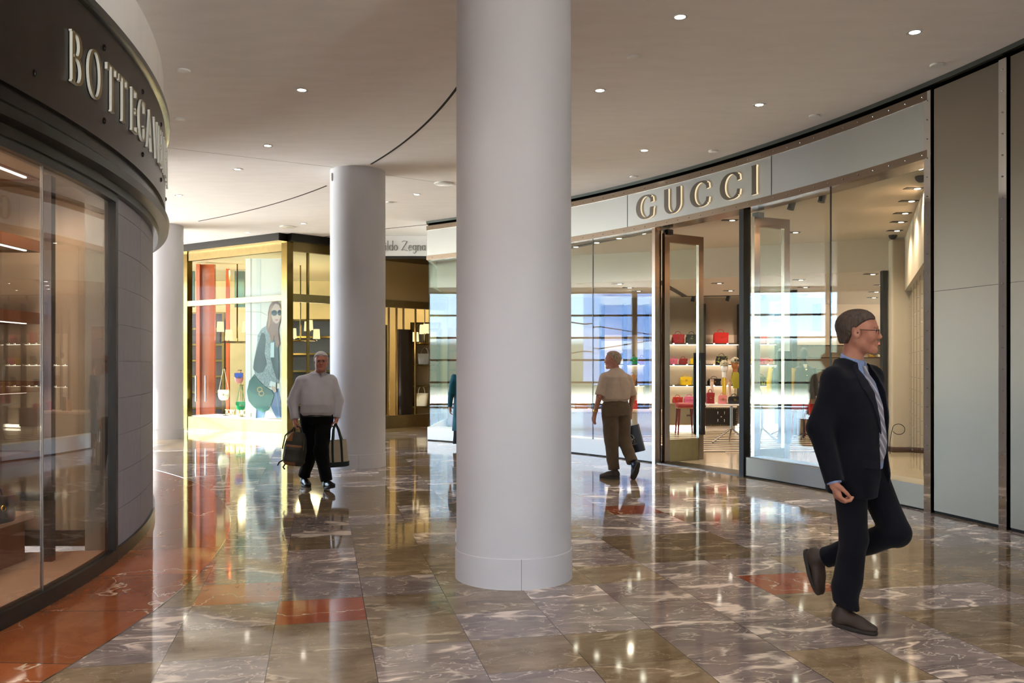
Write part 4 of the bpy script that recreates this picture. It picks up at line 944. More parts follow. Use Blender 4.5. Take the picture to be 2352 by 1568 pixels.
for px, py, z, lb in ((2100, 432, ZC, 'twin recessed spotlight nearest the right end of the shop window'), (2087, 461, ZC, 'second twin recessed spotlight from the right end of the shop window'), (2073, 489, ZC, 'third twin recessed spotlight of the row by the beige pier'),
    (2064, 509, ZC, 'fourth twin recessed spotlight of the row by the beige pier'), (2055, 529, ZC, 'fifth and farthest twin recessed spotlight of the upper row'), (1822, 533, ZC, 'twin recessed spotlight just right of the open right door top'),
    (1835, 642, 3.22, 'twin recessed spotlight above the mannequin, nearer one'), (1846, 659, 3.22, 'twin recessed spotlight above the mannequin, farther one'), (2000, 629, 3.22, 'twin recessed spotlight above the head of the man in the suit, nearest'),
    (2021, 654, 3.22, 'twin recessed spotlight second in the row above the suited man'), (2009, 670, 3.22, 'twin recessed spotlight third in the row above the suited man'), (2004, 683, 3.22, 'twin recessed spotlight fourth in the row above the suited man'),
    (1648, 650, 3.22, 'twin recessed spotlight above the marble table, nearer one'), (1674, 667, 3.22, 'twin recessed spotlight above the marble table, farther one'), (1419, 651, 3.22, 'twin recessed spotlight in the left shop window, nearest'),
    (1442, 660, 3.22, 'twin recessed spotlight in the left shop window, middle one'), (1463, 668, 3.22, 'twin recessed spotlight in the left shop window, farthest'), (1676, 505, ZC, 'twin spotlight on the upper shop ceiling above the entrance')):
    x, y = CE(px, py, z); r = thing('recessed_spotlight', lb, 'ceiling light', (x, y, z), group='recessed spotlights in the shop ceiling')
    m_ = MB(); m_.b2(x - .12, x + .12, y - .055, y + .055, z - .008, z + .004); m_.build('housing', M['gun'], r)
    m_ = MB(); m_.lathe((x + .04, y, z), [(.001, -.0105), (.04, -.010)], 14, caps=False); m_.build('lens', M['lamp'], r)
for px, py, z, lb in ((2116, 405, ZC, 'black dome security camera near the right end of the shop window'), (2051, 540, ZC, 'black dome security camera below the row of twin spotlights')):
    x, y = CE(px, py, z); m_ = MB(); m_.lathe((x, y, z), [(.07, 0), (.07, -.02), (.055, -.05), (.03, -.07), (.001, -.075)], 20); o = m_.build('dome_camera', M['gun'], loc=(x, y, z)); tag(o, lb, 'security camera')

# ------------------------------------------------------------------ GOLD FRAMED CORNER SHOP (far left)
P0 = FL(431.5, 981.5); P1 = FL(660, 996); P2 = FL(985, 976); P2 = (P2[0] + .6, P2[1] + .5)
# make the right face straight through the visible foot line
far = thing('gold_framed_storefront', 'brass framed corner storefront with a large poster window, far left', 'storefront', (P1[0], P1[1], 0))
ZG = 4.33
def along(p, q, f): return (p[0] + (q[0] - p[0]) * f, p[1] + (q[1] - p[1]) * f)
def fac(px, p, q):
    """fraction along plan line p->q seen at column px"""
    k = (px - 1176) / FP; dx, dy = q[0] - p[0], q[1] - p[1]; return (k * p[1] - p[0]) / (dx - k * dy)
def strip(p, q, t, z0, z1, mt, name='frame_bar'): m_ = MB(); m_.seg(p, q, t, z0, z1); return m_.build(name, mt, far)
def upright(p, w, z0=0, z1=ZG, mt=None, a=0): m_ = MB(); m_.box((p[0], p[1], (z0 + z1) / 2), (w, w, z1 - z0), a); return m_.build('frame_post', mt or M['brass'], far)
aL = math.atan2(P1[1] - P0[1], P1[0] - P0[0]); aR = math.atan2(P2[1] - P1[1], P2[0] - P1[0])
PX = (P0[0] - 3 * math.cos(aL), P0[1] - 3 * math.sin(aL))
strip(PX, P1, .12, 0, .28, M['brassb'], 'base'); strip(PX, P1, .10, 4.12, ZG, M['brassb'], 'head_rail'); strip(P0, P1, .14, 3.00, 3.13, M['brass'], 'transom')
upright(P0, .15, a=aL); upright(P1, .18, a=aL)
m_ = MB(); m_.seg(P0, P1, .012, .28, 3.02); m_.build('pane', M['glassar'], far)
m_ = MB(); m_.seg(P0, P1, .012, 3.12, 4.13); m_.build('pane', M['glassar'], far)
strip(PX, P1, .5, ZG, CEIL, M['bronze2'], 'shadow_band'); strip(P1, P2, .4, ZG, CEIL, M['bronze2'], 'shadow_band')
q1 = along(P1, P2, fac(757, P1, P2)); q2 = along(P1, P2, fac(884, P1, P2))
strip(P1, P2, .12, 0, .30, M['brassb'], 'base'); strip(P1, P2, .10, 4.12, ZG, M['brassb'], 'head_rail'); strip(P1, P2, .12, 2.98, 3.16, M['brassb'], 'transom')
strip(along(P1, P2, fac(822, P1, P2)), P2, .07, 3.16, 4.12, M['goldwood'], 'fabric_panel')
for px in (707, 952):
    p = along(P1, P2, fac(px, P1, P2)); upright(p, .05, .3 if px < 800 else 3.16, ZG, a=aR)
m_ = MB(); m_.seg(P1, along(P1, P2, fac(830, P1, P2)), .012, .30, 4.12); m_.build('pane', M['glassar'], far)
for px in (884, 902, 918, 946): p = along(P1, P2, fac(px, P1, P2) + .02); m_ = MB(); m_.box((p[0], p[1] + .1, 1.65), (.03, .05, 2.7), aR); m_.build('door_stile', M['brass'], far)
d0, d1 = along(P1, P2, fac(913, P1, P2)), along(P1, P2, fac(945, P1, P2))
m_ = MB(); m_.seg((d0[0], d0[1] + .1), (d1[0], d1[1] + .1), .06, .3, 2.45); m_.build('dark_door_panel', mat('smoked_panel', srgb(42, 32, 22), .08, .4), far)
# sign above the corner shop: white fascia with grey script letters
SY = 19.9
zs = thing('white_fascia_sign', 'white fascia with grey lettering between the second column and the steel storefront', 'sign', (X_(880, SY), SY, 4.03))
m_ = MB(); m_.b2(X_(765, SY), X_(1000, SY), SY, SY + .12, 4.03, CEIL - .002); m_.build('fascia_board', M['white'], zs)
m_ = MB(); m_.b2(X_(765, SY), X_(1000, SY), SY - .01, SY + .13, 3.98, 4.03); m_.build('lower_edge', M['gun'], zs)
ZL = {
 'E': (.6, [[(.5, .72), (.3, .78), (.15, .66), (.28, .54), (.4, .52)], [(.35, .52), (.12, .4), (.1, .15), (.3, 0), (.55, .12)]]),
 'r': (.3, [[(.08, 0), (.08, .46)], [(.08, .34), (.18, .46), (.28, .44)]]),
 'm': (.62, [[(.08, 0), (.08, .46)], [(.08, .36), (.2, .47), (.3, .36), (.3, 0)], [(.3, .36), (.42, .47), (.53, .36), (.53, 0)]]),
 'e': (.42, [[(.08, .24), (.36, .3), (.3, .45), (.14, .44), (.06, .22), (.16, .01), (.38, .08)]]),
 'n': (.44, [[(.08, 0), (.08, .46)], [(.08, .34), (.2, .47), (.34, .36), (.34, 0)]]),
 'g': (.44, [arcp(.2, .26, .15, .19, 0, 360, 16), [(.35, .46), (.35, -.1), (.2, -.24), (.06, -.16)]]),
 'i': (.2, [[(.1, 0), (.1, .46)], [(.1, .58), (.1, .66)]]), 'l': (.2, [[(.1, 0), (.1, .85)]]),
 'd': (.44, [arcp(.2, .24, .15, .22, 0, 360, 16), [(.36, 0), (.36, .85)]]), 'o': (.42, [arcp(.2, .24, .15, .22, 0, 360, 16)]),
 'Z': (.66, [[(.1, .74), (.3, .84), (.6, .78)], [(.6, .78), (.06, .02)], [(.06, .02), (.3, .1), (.62, -.02)]]),
 'a': (.42, [arcp(.19, .24, .14, .21, 0, 360, 16), [(.34, .46), (.34, 0)]]), ' ': (.26, []),
}
txt = 'Ermenegildo Zegna'; h = .27; tot = sum(ZL[c][0] for c in txt); sc_ = (X_(979, SY) - X_(805, SY)) / (tot * h)
cu = X_(805, SY)
for c in txt:
    w_, st = ZL[c]
    if st:
        letter_mesh(st, .075, .03, h, (lambda u, v, d, cu=cu: (cu + u * sc_, SY - d, 4.15 + v)), .03, 0, 1).build('letter', [M['gry_l'], M['white']], zs)
    cu += w_ * h * sc_
# ---- interior of the corner shop
fl = MB(); fl.prism([(PX[0], PX[1] + .05), (P1[0], P1[1] + .02), (P2[0], P2[1] + .02), (P2[0], 30.9), (PX[0], 30.9)], .001, .012); fl.build('boutique_floor', mat('boutique_floor', srgb(168, 144, 104), .15, var=.1, scale=2), kind='structure')
fl = MB(); fl.prism([(PX[0], PX[1] + .3), (P1[0], P1[1] + .3), (P2[0], P2[1] + .3), (P2[0], 30.9), (PX[0], 30.9)], 4.2, 4.3); fl.build('boutique_ceiling', mat('boutique_ceiling', srgb(226, 214, 180), .6), kind='structure')
fl = MB(); fl.b2(-11.5, 0, 27.5, 27.7, 0, 4.2); fl.build('boutique_wall', mat('boutique_wall', srgb(196, 170, 112), .5, var=.08, scale=2), kind='structure')
def dshelf(x0, x1, y, z1, label, rows, mt=M['darkwood']):
    r = thing('brass_shelving', label, 'shelving', ((x0 + x1) / 2, y, .012)); m_ = MB(); m_.b2(x0, x1, y + .3, y + .34, .012, z1); m_.build('back_panel', mt, r)
    for i in range(rows + 1): z = .35 + (z1 - .4) * i / rows; m_ = MB(); m_.b2(x0, x1, y, y + .3, z, z + .05); m_.build('shelf', M['brass'], r)
    for x in (x0, x1): m_ = MB(); m_.b2(x - .03, x + .03, y - .02, y + .34, .012, z1); m_.build('upright', M['brass'], r)
    return r
dshelf(-9.6, -7.9, 23.9, 3.0, 'dark shelving behind the orange panel in the corner shop', 6)
dshelf(-7.3, -5.2, 25.6, 2.9, 'dark shelving behind the hanging display bags', 5, mat('dark_blue_panel', srgb(40, 48, 62), .5))
dshelf(-5.0, -3.6, 25.0, 2.7, 'brass shelving behind the man carrying two bags', 4)
dsh = dshelf(X_(945, 24.5), X_(1010, 24.5), 24.5, 2.75, 'brass shelving with pale handbags beside the dark door panel', 4, mat('shelf_linen', srgb(150, 130, 96), .6))
bag('handbag', 'white soft handbag on the bottom brass shelf beside the dark door panel', X_(968, 24.6), 24.63, .401, .4, .36, .18, M['wht_l'], 'tote', grp='handbags in the corner shop')
bag('handbag', 'silver grey handbag on the middle brass shelf beside the dark door panel', X_(975, 24.6), 24.63, 1.576, .42, .3, .18, M['gry_l'], 'tote', grp='handbags in the corner shop')
bag('handbag', 'dark handbag on the top brass shelf beside the dark door panel', X_(965, 24.6), 24.63, 2.163, .4, .34, .18, M['blk_l'], 'tote', grp='handbags in the corner shop')
# orange lacquer screens
op = thing('orange_screen', 'tall orange lacquer screen behind the left corner shop window', 'screen', (-8.3, 22.6, .012))
m_ = MB(); m_.b2(X_(455, 22.6), X_(494, 22.6), 22.55, 22.65, .012, 4.15); m_.build('screen_panel', M['orangelac'], op)
m_ = MB(); m_.b2(X_(452, 22.5), X_(460, 22.5), 22.45, 22.55, .012, 4.15); m_.build('screen_edge', M['orangelac'], op)
for px in (450, 472):
    x = X_(px, 22.4); m_ = MB(); m_.tube([(x, 22.4, .62), (x, 22.4, 1.28)], .022, 8); m_.build('pull_handle', M['steel'], op)
bx(X_(520, 23.6), X_(527, 23.6), 23.55, 23.65, .012, 4.15, 'orange_post', M['orangelac'], 'slim orange post between the hanging display bags', 'post')
for x0, x1, lb in ((436, 448, 'dark green wall panel at the left end of the corner shop, above the door'), (540, 563, 'dark green wall panel left of the poster, above the transom')):
    bx(X_(x0, 24.2), X_(x1, 24.2), 24.15, 24.2, 3.15, 4.15, 'green_wall_panel', M['leafgreen'], lb, 'wall panel')
# chandeliers
def chandelier(px, Y, z, label, n=6, r0=.42):
    x = X_(px, Y); r = thing('chandelier', label, 'chandelier', (x, Y, z)); m_ = MB()
    m_.tube([(0, 0, .05), (0, 0, 4.2 - z)], .018, 8); m_.tube([(r0 * math.cos(t), r0 * math.sin(t), 0) for t in [2 * PI * i / 24 for i in range(24)]], .018, 6, closed=True)
    m_.tube([(-r0, 0, 0), (r0, 0, 0)], .012, 6); m_.tube([(0, -r0, 0), (0, r0, 0)], .012, 6); m_.tube([(0, 0, 0), (0, 0, .1)], .02, 6); m_.build('brass_frame', M['brass'], r, world=False)
    for i in range(n):
        a = 2 * PI * i / n + .3; cx, cy = r0 * math.cos(a), r0 * math.sin(a); dz = .05 + .22 * (i % 2)
        m_ = MB(); m_.lathe((cx, cy, dz), [(.095, 0), (.08, .26)], 18, caps=False); m_.build('lamp_shade', M['shade'], r, world=False)
        m_ = MB(); m_.tube([(cx, cy, 0), (cx, cy, dz + .1)], .01, 6); m_.build('candle_arm', M['brass'], r, world=False)
chandelier(545, 22.9, 2.15, 'glowing shaded chandelier left of the poster')
chandelier(690, 23.2, 2.2, 'glowing shaded chandelier right of the gold corner post')
chandelier(975, 24.2, 2.15, 'glowing shaded chandelier beside the steel storefront left end', 4, .25)
lamp('chandelier_glow', 'POINT', (-6.9, 23.2, 2.3), 12, (1, .78, .45), shadow_soft_size=.4)
lamp('chandelier_glow', 'POINT', (-5.4, 23.4, 2.35), 12, (1, .78, .45), shadow_soft_size=.4)
# window display
WN = (-math.sin(aL), math.cos(aL))        # inwards
def off(p, d): return (p[0] + WN[0] * d, p[1] + WN[1] * d)
wf = MB(); wf.seg(P0, P1, .8, .012, .30, off=.45); wf.build('window_ledge', M['white'], far)
def stand_bag(px, d, pyb, w, h, mt, label, ptop, style='saddle', accent=None):
    f = fac(px, off(P0, d), off(P1, d)); p = along(off(P0, d), off(P1, d), f); z = Z_(pyb, p[1]); zt_ = Z_(ptop, p[1])
    s = thing('bag_stand', 'brass rod stand of the ' + label.split(' in the')[0].split(' hanging')[0] + ', far left window', 'display stand', (p[0] + .03, p[1] + .05, .30)); m_ = MB()
    m_.tube([(0, 0, 0), (0, 0, zt_ - .30)], .009, 6); m_.tube([(-.06, -.05, zt_ - .30), (.04, -.05, zt_ - .30)], .008, 6); m_.tube([(0, 0, zt_ - .30), (0, -.05, zt_ - .30)], .008, 6); m_.build('rod', M['brass'], s, world=False)
    m_ = MB(); m_.lathe((0, 0, 0), [(.07, 0), (.07, .01), (.01, .012)], 16); m_.build('stand_foot', M['brass'], s, world=False)
    r = bag('handbag', label, p[0], p[1], z, w, h, .09, mt, style, 0.1, grp='display bags in the corner shop window', accent=accent)
    for c in children(r):
        if c.name.startswith('handle'):
            me = c.data; zz = zt_ - z
            for v in me.vertices:
                if v.co.z > h * 1.2: v.co.z += zz - 2.5 * h
    return r
stand_bag(514, .45, 919, .27, .26, M['wht_l'], 'white saddle bag hanging on a long strap in the corner shop window', 846, accent=M['wht_l'])
stand_bag(549, .5, 880, .21, .26, M['rose_l'], 'pink and blue saddle bag in the corner shop window', 850, accent=M['blu_l'])
stand_bag(553, .3, 942, .22, .21, M['grn_l'], 'green saddle bag hanging low in the corner shop window', 884)
# poster
po = thing('shop_poster', 'tall poster of a long haired woman in sunglasses with a green bag', 'poster', (P1[0] - .5, P1[1] + .2, .30))
pd = .14; A0, A1 = off(P0, pd), off(P1, pd)
def pp(u, v, lift):
    """crop coordinates of the poster artwork -> point on the poster board"""
    px, py = 560 + u * .2170, 640 + v * .2170
    a_, b_ = off(P0, pd), off(P1, pd); f = fac(px, a_, b_); p = along(a_, b_, f); q = (p[0] - WN[0] * lift, p[1] - WN[1] * lift)
    return (q[0], q[1], Z_(py, p[1]))
def pshape(name, pts, mt, lift):
    m_ = MB(); m_.loft([[pp(u, v, lift) for u, v in pts], [pp(u, v, lift - .0015) for u, v in pts]]); return m_.build(name, mt, po, smooth=False)
def ellp(cx, cy, rx, ry, n=20): return [(cx + rx * math.cos(2 * PI * i / n), cy + ry * math.sin(2 * PI * i / n)) for i in range(n)]
pshape('poster_board', [(18, -215), (430, -215), (430, 1478), (18, 1478)], mat('poster_ground', srgb(168, 160, 153), .5, spec=.2), 0)
pc = {k: mat('poster_' + k, srgb(*[c_ * .66 for c_ in v]), .5, spec=.2) for k, v in dict(shade=(200, 190, 180), light=(240, 234, 228), hair=(150, 98, 72), hair2=(186, 134, 100), skin=(226, 184, 160), lens=(28, 40, 48), lip=(196, 96, 90), coat=(42, 54, 58), fur=(140, 148, 152), top=(28, 50, 50), scarf=(214, 228, 234), denim=(92, 118, 168), denim2=(124, 150, 192), bag=(20, 86, 74), bag2=(44, 118, 96), gold=(214, 176, 110), cuff=(244, 240, 238)).items()}
pc['fur'] = mat('poster_fur_print', srgb(44, 50, 54), .6, c2=srgb(110, 116, 120), scale=34)
L1 = .003
for (x0, x1, c) in ((70, 84, 'shade'), (134, 180, 'light'), (400, 412, 'light')): pshape('wall_band', [(x0, -215), (x1, -215), (x1, 1478), (x0, 1478)], pc[c], L1)
pshape('stone_line', [(18, 345), (180, 350), (250, 384), (250, 389), (178, 355), (18, 350)], pc['shade'], L1 * 1.5)
pshape('stone_line', [(18, 585), (170, 590), (170, 595), (18, 590)], pc['shade'], L1 * 1.5)
pshape('jeans', [(300, 1170), (372, 1160), (415, 1470), (345, 1475), (278, 1330)], pc['denim'], L1 * 2)
pshape('jeans', [(140, 1300), (240, 1370), (212, 1472), (130, 1472)], pc['denim'], L1 * 2)
pshape('jeans_light', [(340, 1190), (352, 1188), (388, 1470), (372, 1470)], pc['denim2'], L1 * 2.4)
pshape('fur_jacket', [(250, 488), (190, 530), (150, 600), (145, 680), (112, 860), (100, 940), (125, 1010), (175, 1095), (245, 1150), (292, 1148), (300, 1085), (376, 1110), (382, 960), (376, 700), (330, 520)], pc['fur'], L1 * 3)
pshape('dark_sleeve', [(192, 572), (156, 690), (112, 870), (108, 960), (150, 1000), (205, 990), (248, 900), (222, 790), (236, 650), (222, 580)], pc['coat'], L1 * 4)
pshape('green_top', [(326, 640), (366, 650), (376, 860), (378, 1070), (350, 1060), (318, 960), (286, 830), (290, 690)], pc['top'], L1 * 4)
pshape('neck_shade', [(308, 450), (378, 455), (372, 540), (318, 560)], pc['top'], L1 * 5)
pshape('scarf', [(290, 680), (328, 668), (326, 832), (286, 832)], pc['scarf'], L1 * 5)
pshape('hair', [(340, 235), (302, 250), (276, 292), (262, 360), (258, 420), (245, 480), (250, 545), (284, 592), (290, 664), (318, 650), (330, 600), (344, 700), (362, 735), (386, 692), (378, 600), (370, 540), (382, 480), (402, 420), (413, 350), (406, 300), (390, 265), (365, 240)], pc['hair'], L1 * 6)
pshape('hair_light', [(318, 262), (290, 300), (272, 380), (262, 480), (272, 540), (292, 470), (296, 380), (310, 300)], pc['hair2'], L1 * 6.6)
pshape('face', [(344, 262), (380, 280), (402, 330), (399, 400), (378, 458), (350, 478), (318, 452), (300, 400), (302, 330), (318, 285)], pc['skin'], L1 * 7)
pshape('sunglass_lens', ellp(331, 362, 31, 30), pc['lens'], L1 * 8); pshape('sunglass_lens', ellp(389, 360, 24, 30), pc['lens'], L1 * 8)
pshape('lips', ellp(356, 436, 17, 8), pc['lip'], L1 * 8)
pshape('printed_bag', [(118, 1008), (62, 1080), (38, 1190), (54, 1290), (105, 1355), (200, 1415), (262, 1385), (302, 1310), (326, 1232), (300, 1180), (215, 1130), (150, 1060)], pc['bag2'], L1 * 5)
pshape('printed_bag_flap', [(118, 1008), (66, 1080), (50, 1170), (110, 1220), (210, 1225), (326, 1226), (300, 1180), (215, 1130), (150, 1060)], pc['bag'], L1 * 6)
for c in ((178, 1172), (195, 1212)):
    m_ = MB(); R_ = [[], [], [], []]
    for i in range(20):
        t = 2 * PI * i / 20
        for k_, (rr, lf) in enumerate(((20, L1 * 7), (30, L1 * 7), (30, L1 * 8), (20, L1 * 8))): R_[k_].append(pp(c[0] + rr * math.cos(t), c[1] + rr * 1.0 * math.sin(t), lf))
    m_.loft(R_ + [R_[0]], caps=False); m_.build('ring_emblem', pc['gold'], po, smooth=False)
pshape('cuff', [(292, 1080), (350, 1100), (345, 1150), (275, 1132)], pc['cuff'], L1 * 8)
pshape('printed_hand', [(345, 1150), (356, 1190), (335, 1205), (318, 1190), (300, 1150), (310, 1130)], pc['skin'], L1 * 8)
# gold words on the glass
WL = {'T': GL['T'], 'O': (.8, [arcp(.4, .5, .36, .46, 0, 360, 24)]), 'R': (.56, [[(.1, 0), (.1, 1)], [(.1, .97), (.25, .97)] + arcp(.25, .74, .2, .23, 90, -90) + [(.1, .51)], [(.26, .5), (.5, 0)]]),
 'Y': (.6, [[(.04, 1), (.3, .5)], [(.56, 1), (.3, .5)], [(.3, .5), (.3, 0)]]), 'B': GL['B'], 'U': (.66, [[(.1, 1), (.1, .35)] + arcp(.33, .3, .23, .28, 180, 360) + [(.56, .35), (.56, 1)]]),
 'C': (.7, [arcp(.4, .5, .34, .47, 45, 315, 24)]), 'H': (.66, [[(.1, 0), (.1, 1)], [(.56, 0), (.56, 1)], [(.1, .5), (.56, .5)]]), ' ': (.4, [])}
WL['T'] = (.6, [[(.3, 0), (.3, 1)], [(.02, .95), (.58, .95)]])
ws_ = thing('window_lettering', 'gold capital letters low on the corner shop glass', 'sign', (P1[0] - 1.6, P1[1] + .4, .55))
txt = 'TORY BURCH'; f0, f1 = fac(518, P0, P1), fac(571, P0, P1); tot = sum(WL[c][0] for c in txt); Lw = math.dist(P0, P1) * (f1 - f0); h = .105; k_ = Lw / (tot * h); u0 = 0
zb = Z_(950, along(P0, P1, f0)[1])
for c in txt:
    w_, st = WL[c]
    if st:
        def place(u, v, d, u0=u0):
            p = along(P0, P1, f0 + (u0 + u * k_) / math.dist(P0, P1)); return (p[0] - WN[0] * (d + .008), p[1] - WN[1] * (d + .008), zb + v)
        letter_mesh(st, .15, .13, h, place, .006, 0, 0).build('letter', M['gold'], ws_)
    u0 += w_ * h * k_
# things on the left window shelves
def gift(x, y, z, w, h, d, mt, lb, cat='box', name='gift_box'):
    m_ = MB(); m_.rbox((x, y, z + h / 2), (w, d, h), .008); o = m_.build(name, mt, loc=(x, y, z)); tag(o, lb, cat); return o
gift(XF - .28, 5.75, 1.415, .14, .13, .14, M['wht_l'], 'small cream box on the middle shelf of the left shop window')
bag('handbag', 'dark blue handbag on the low podium of the left shop window', -3.56, 6.0, .45, .3, .19, .14, M['navy_l'], 'dome', rz=1.3, grp=None)
bag('handbag', 'black handbag on the lower shelf of the left shop window', XF - .3, 6.0, .885, .34, .26, .14, M['blk_l'], 'tote', rz=1.4, grp=None)
for i, (z, y, mt, cn) in enumerate(((1.935, 6.5, 'red_l', 'red'), (1.935, 6.25, 'tan_l', 'tan'), (1.415, 6.5, 'dred_l', 'crimson'), (1.415, 6.3, 'yel_l', 'yellow'), (.885, 6.5, 'dred_l', 'dark red'))):
    bag('pouch', '%s pouch on the %s shelf of the left shop window' % (cn, {1.935: 'upper middle', 1.415: 'middle', .885: 'lower'}[z]), XF - .85, y, z, .14, .12, .08, M[mt], 'dome', rz=1.5, grp='pouches in the left shop window')
# ------------------------------------------------------------------ PEOPLE: fields of blended round shapes turned into smooth surfaces
class Field:
    def __init__(s, lo, hi, h):
        s.lo = np.array(lo, float); s.h = h; s.n = (np.ceil((np.array(hi) - s.lo) / h).astype(int) + 1)
        s.F = np.full(s.n, .2, np.float32); s.ax = [(s.lo[i] + h * np.arange(s.n[i])).astype(np.float32) for i in range(3)]
    def blk(s, lo, hi):
        sl = []
        for i in range(3):
            a = int(np.clip(np.floor((lo[i] - s.lo[i]) / s.h), 0, s.n[i] - 1)); b = int(np.clip(np.ceil((hi[i] - s.lo[i]) / s.h) + 1, a + 1, s.n[i])); sl.append(slice(a, b))
        return tuple(sl), s.ax[0][sl[0]][:, None, None], s.ax[1][sl[1]][None, :, None], s.ax[2][sl[2]][None, None, :]
    def put(s, fn, lo, hi, k=.02, sub=False):
        m = k + 4 * s.h; sl, x, y, z = s.blk(np.array(lo) - m, np.array(hi) + m); d = fn(x, y, z); c = s.F[sl]
        if sub: d = -d; hh = np.clip(.5 - .5 * (d - c) / k * -1 * -1, 0, 1); hh = np.clip(.5 + .5 * (d - c) / k, 0, 1); s.F[sl] = c * (1 - hh) + d * hh + k * hh * (1 - hh)
        else: hh = np.clip(.5 + .5 * (c - d) / k, 0, 1); s.F[sl] = c * (1 - hh) + d * hh - k * hh * (1 - hh)
        return s
    def cap(s, a, b, ra, rb=None, k=.02, sub=False):
        rb = ra if rb is None else rb; a = np.array(a, float); b = np.array(b, float); v = b - a; L = float(v @ v) + 1e-9; r = max(ra, rb)
        def fn(x, y, z):
            t = np.clip(((x - a[0]) * v[0] + (y - a[1]) * v[1] + (z - a[2]) * v[2]) / L, 0, 1)
            return np.sqrt((x - a[0] - v[0] * t) ** 2 + (y - a[1] - v[1] * t) ** 2 + (z - a[2] - v[2] * t) ** 2) - (ra + (rb - ra) * t)
        return s.put(fn, np.minimum(a, b) - r, np.maximum(a, b) + r, k, sub)
    def ell(s, c, r, k=.02, R=None, sub=False):
        c = np.array(c, float); r = np.array(r, float); mr = r.max()
        def fn(x, y, z):
            X, Y, Z = x - c[0], y - c[1], z - c[2]
            if R is not None: X, Y, Z = R[0][0] * X + R[1][0] * Y + R[2][0] * Z, R[0][1] * X + R[1][1] * Y + R[2][1] * Z, R[0][2] * X + R[1][2] * Y + R[2][2] * Z
            q = np.sqrt((X / r[0]) ** 2 + (Y / r[1]) ** 2 + (Z / r[2]) ** 2); g = np.sqrt((X / r[0] ** 2) ** 2 + (Y / r[1] ** 2) ** 2 + (Z / r[2] ** 2) ** 2) + 1e-6
            return q * (q - 1) / g
        return s.put(fn, c - mr, c + mr, k, sub)
    def loft(s, sec, k=.02, e=2.3, rot=0.0):
        """sec: (z, cx, cy, rx, ry) from bottom to top"""
        S_ = np.array(sec, float); cr, sr = math.cos(rot), math.sin(rot)
        def fn(x, y, z):
            zz = z.ravel(); P = [np.interp(zz, S_[:, 0], S_[:, i]).astype(np.float32)[None, None, :] for i in range(1, 5)]
            X = x - P[0]; Y = y - P[1]; X, Y = X * cr + Y * sr, -X * sr + Y * cr
            q = (np.abs(X / P[2]) ** e + np.abs(Y / P[3]) ** e) ** (1 / e)
            d = (q - 1) * np.minimum(P[2], P[3]); dz = np.maximum(S_[0, 0] - zz, zz - S_[-1, 0])[None, None, :]
            return np.maximum(d, dz)
        m = S_[:, 3:5].max(); return s.put(fn, (S_[:, 1].min() - m, S_[:, 2].min() - m, S_[0, 0]), (S_[:, 1].max() + m, S_[:, 2].max() + m, S_[-1, 0]), k)
    def cut(s, p, n, lo=None, hi=None):
        """remove everything on the side the normal n points to"""
        n = np.array(n, float); n = n / np.linalg.norm(n); lo = s.lo if lo is None else lo; hi = (s.lo + s.h * s.n) if hi is None else hi
        sl, x, y, z = s.blk(lo, hi); s.F[sl] = np.maximum(s.F[sl], (x - p[0]) * n[0] + (y - p[1]) * n[1] + (z - p[2]) * n[2]); return s
    def folds(s, amp, fx=1.0, seed=0):
        r = np.random.RandomState(seed); sl, x, y, z = s.blk(s.lo, s.lo + s.h * s.n); g = 0
        for i in range(7):
            d = r.normal(size=3) * np.array([14, 14, 7]) * fx * (1 + .5 * i / 3); ph = r.rand() * 6; g = g + np.sin(x * d[0] + y * d[1] + z * d[2] + ph + 1.5 * np.sin(z * 9 * fx + y * 5 + ph)) / (1 + .35 * i)
        s.F += (amp * .5 * g).astype(np.float32); return s
    def val(s, P):
        q = (np.asarray(P, float) - s.lo) / s.h; q = np.clip(q, 0, s.n - 1.001); i = q.astype(int); f = q - i; v = 0
        for a in (0, 1):
            for b in (0, 1):
                for c in (0, 1):
                    v = v + s.F[i[..., 0] + a, i[..., 1] + b, i[..., 2] + c] * (f[..., 0] if a else 1 - f[..., 0]) * (f[..., 1] if b else 1 - f[..., 1]) * (f[..., 2] if c else 1 - f[..., 2])
        return v
    def mesh(s):
        F = s.F; s.F[0] = s.F[-1] = .2; s.F[:, 0] = s.F[:, -1] = .2; s.F[:, :, 0] = s.F[:, :, -1] = .2
        ins = F < 0; nx, ny, nz = [n - 1 for n in F.shape]; cnt = np.zeros((nx, ny, nz), np.int8)
        for a in (0, 1):
            for b in (0, 1):
                for c in (0, 1): cnt += ins[a:nx + a, b:ny + b, c:nz + c]
        act = np.argwhere((cnt > 0) & (cnt < 8)); ids = np.full((nx, ny, nz), -1, np.int32); ids[tuple(act.T)] = np.arange(len(act))
        acc = np.zeros((len(act), 3)); num = np.zeros(len(act)); cr = [(a, b, c) for a in (0, 1) for b in (0, 1) for c in (0, 1)]
        for u in cr:
            for ax in range(3):
                if u[ax]: continue
                w = list(u); w[ax] = 1; f0 = F[act[:, 0] + u[0], act[:, 1] + u[1], act[:, 2] + u[2]]; f1 = F[act[:, 0] + w[0], act[:, 1] + w[1], act[:, 2] + w[2]]
                m = (f0 < 0) != (f1 < 0); t = np.where(m, f0 / np.where(m, f0 - f1, 1), 0); p = np.array(u, float)[None].repeat(len(act), 0); p[:, ax] += t
                acc[m] += p[m]; num[m] += 1
        V = s.lo + s.h * (act + acc / num[:, None]); Q = []
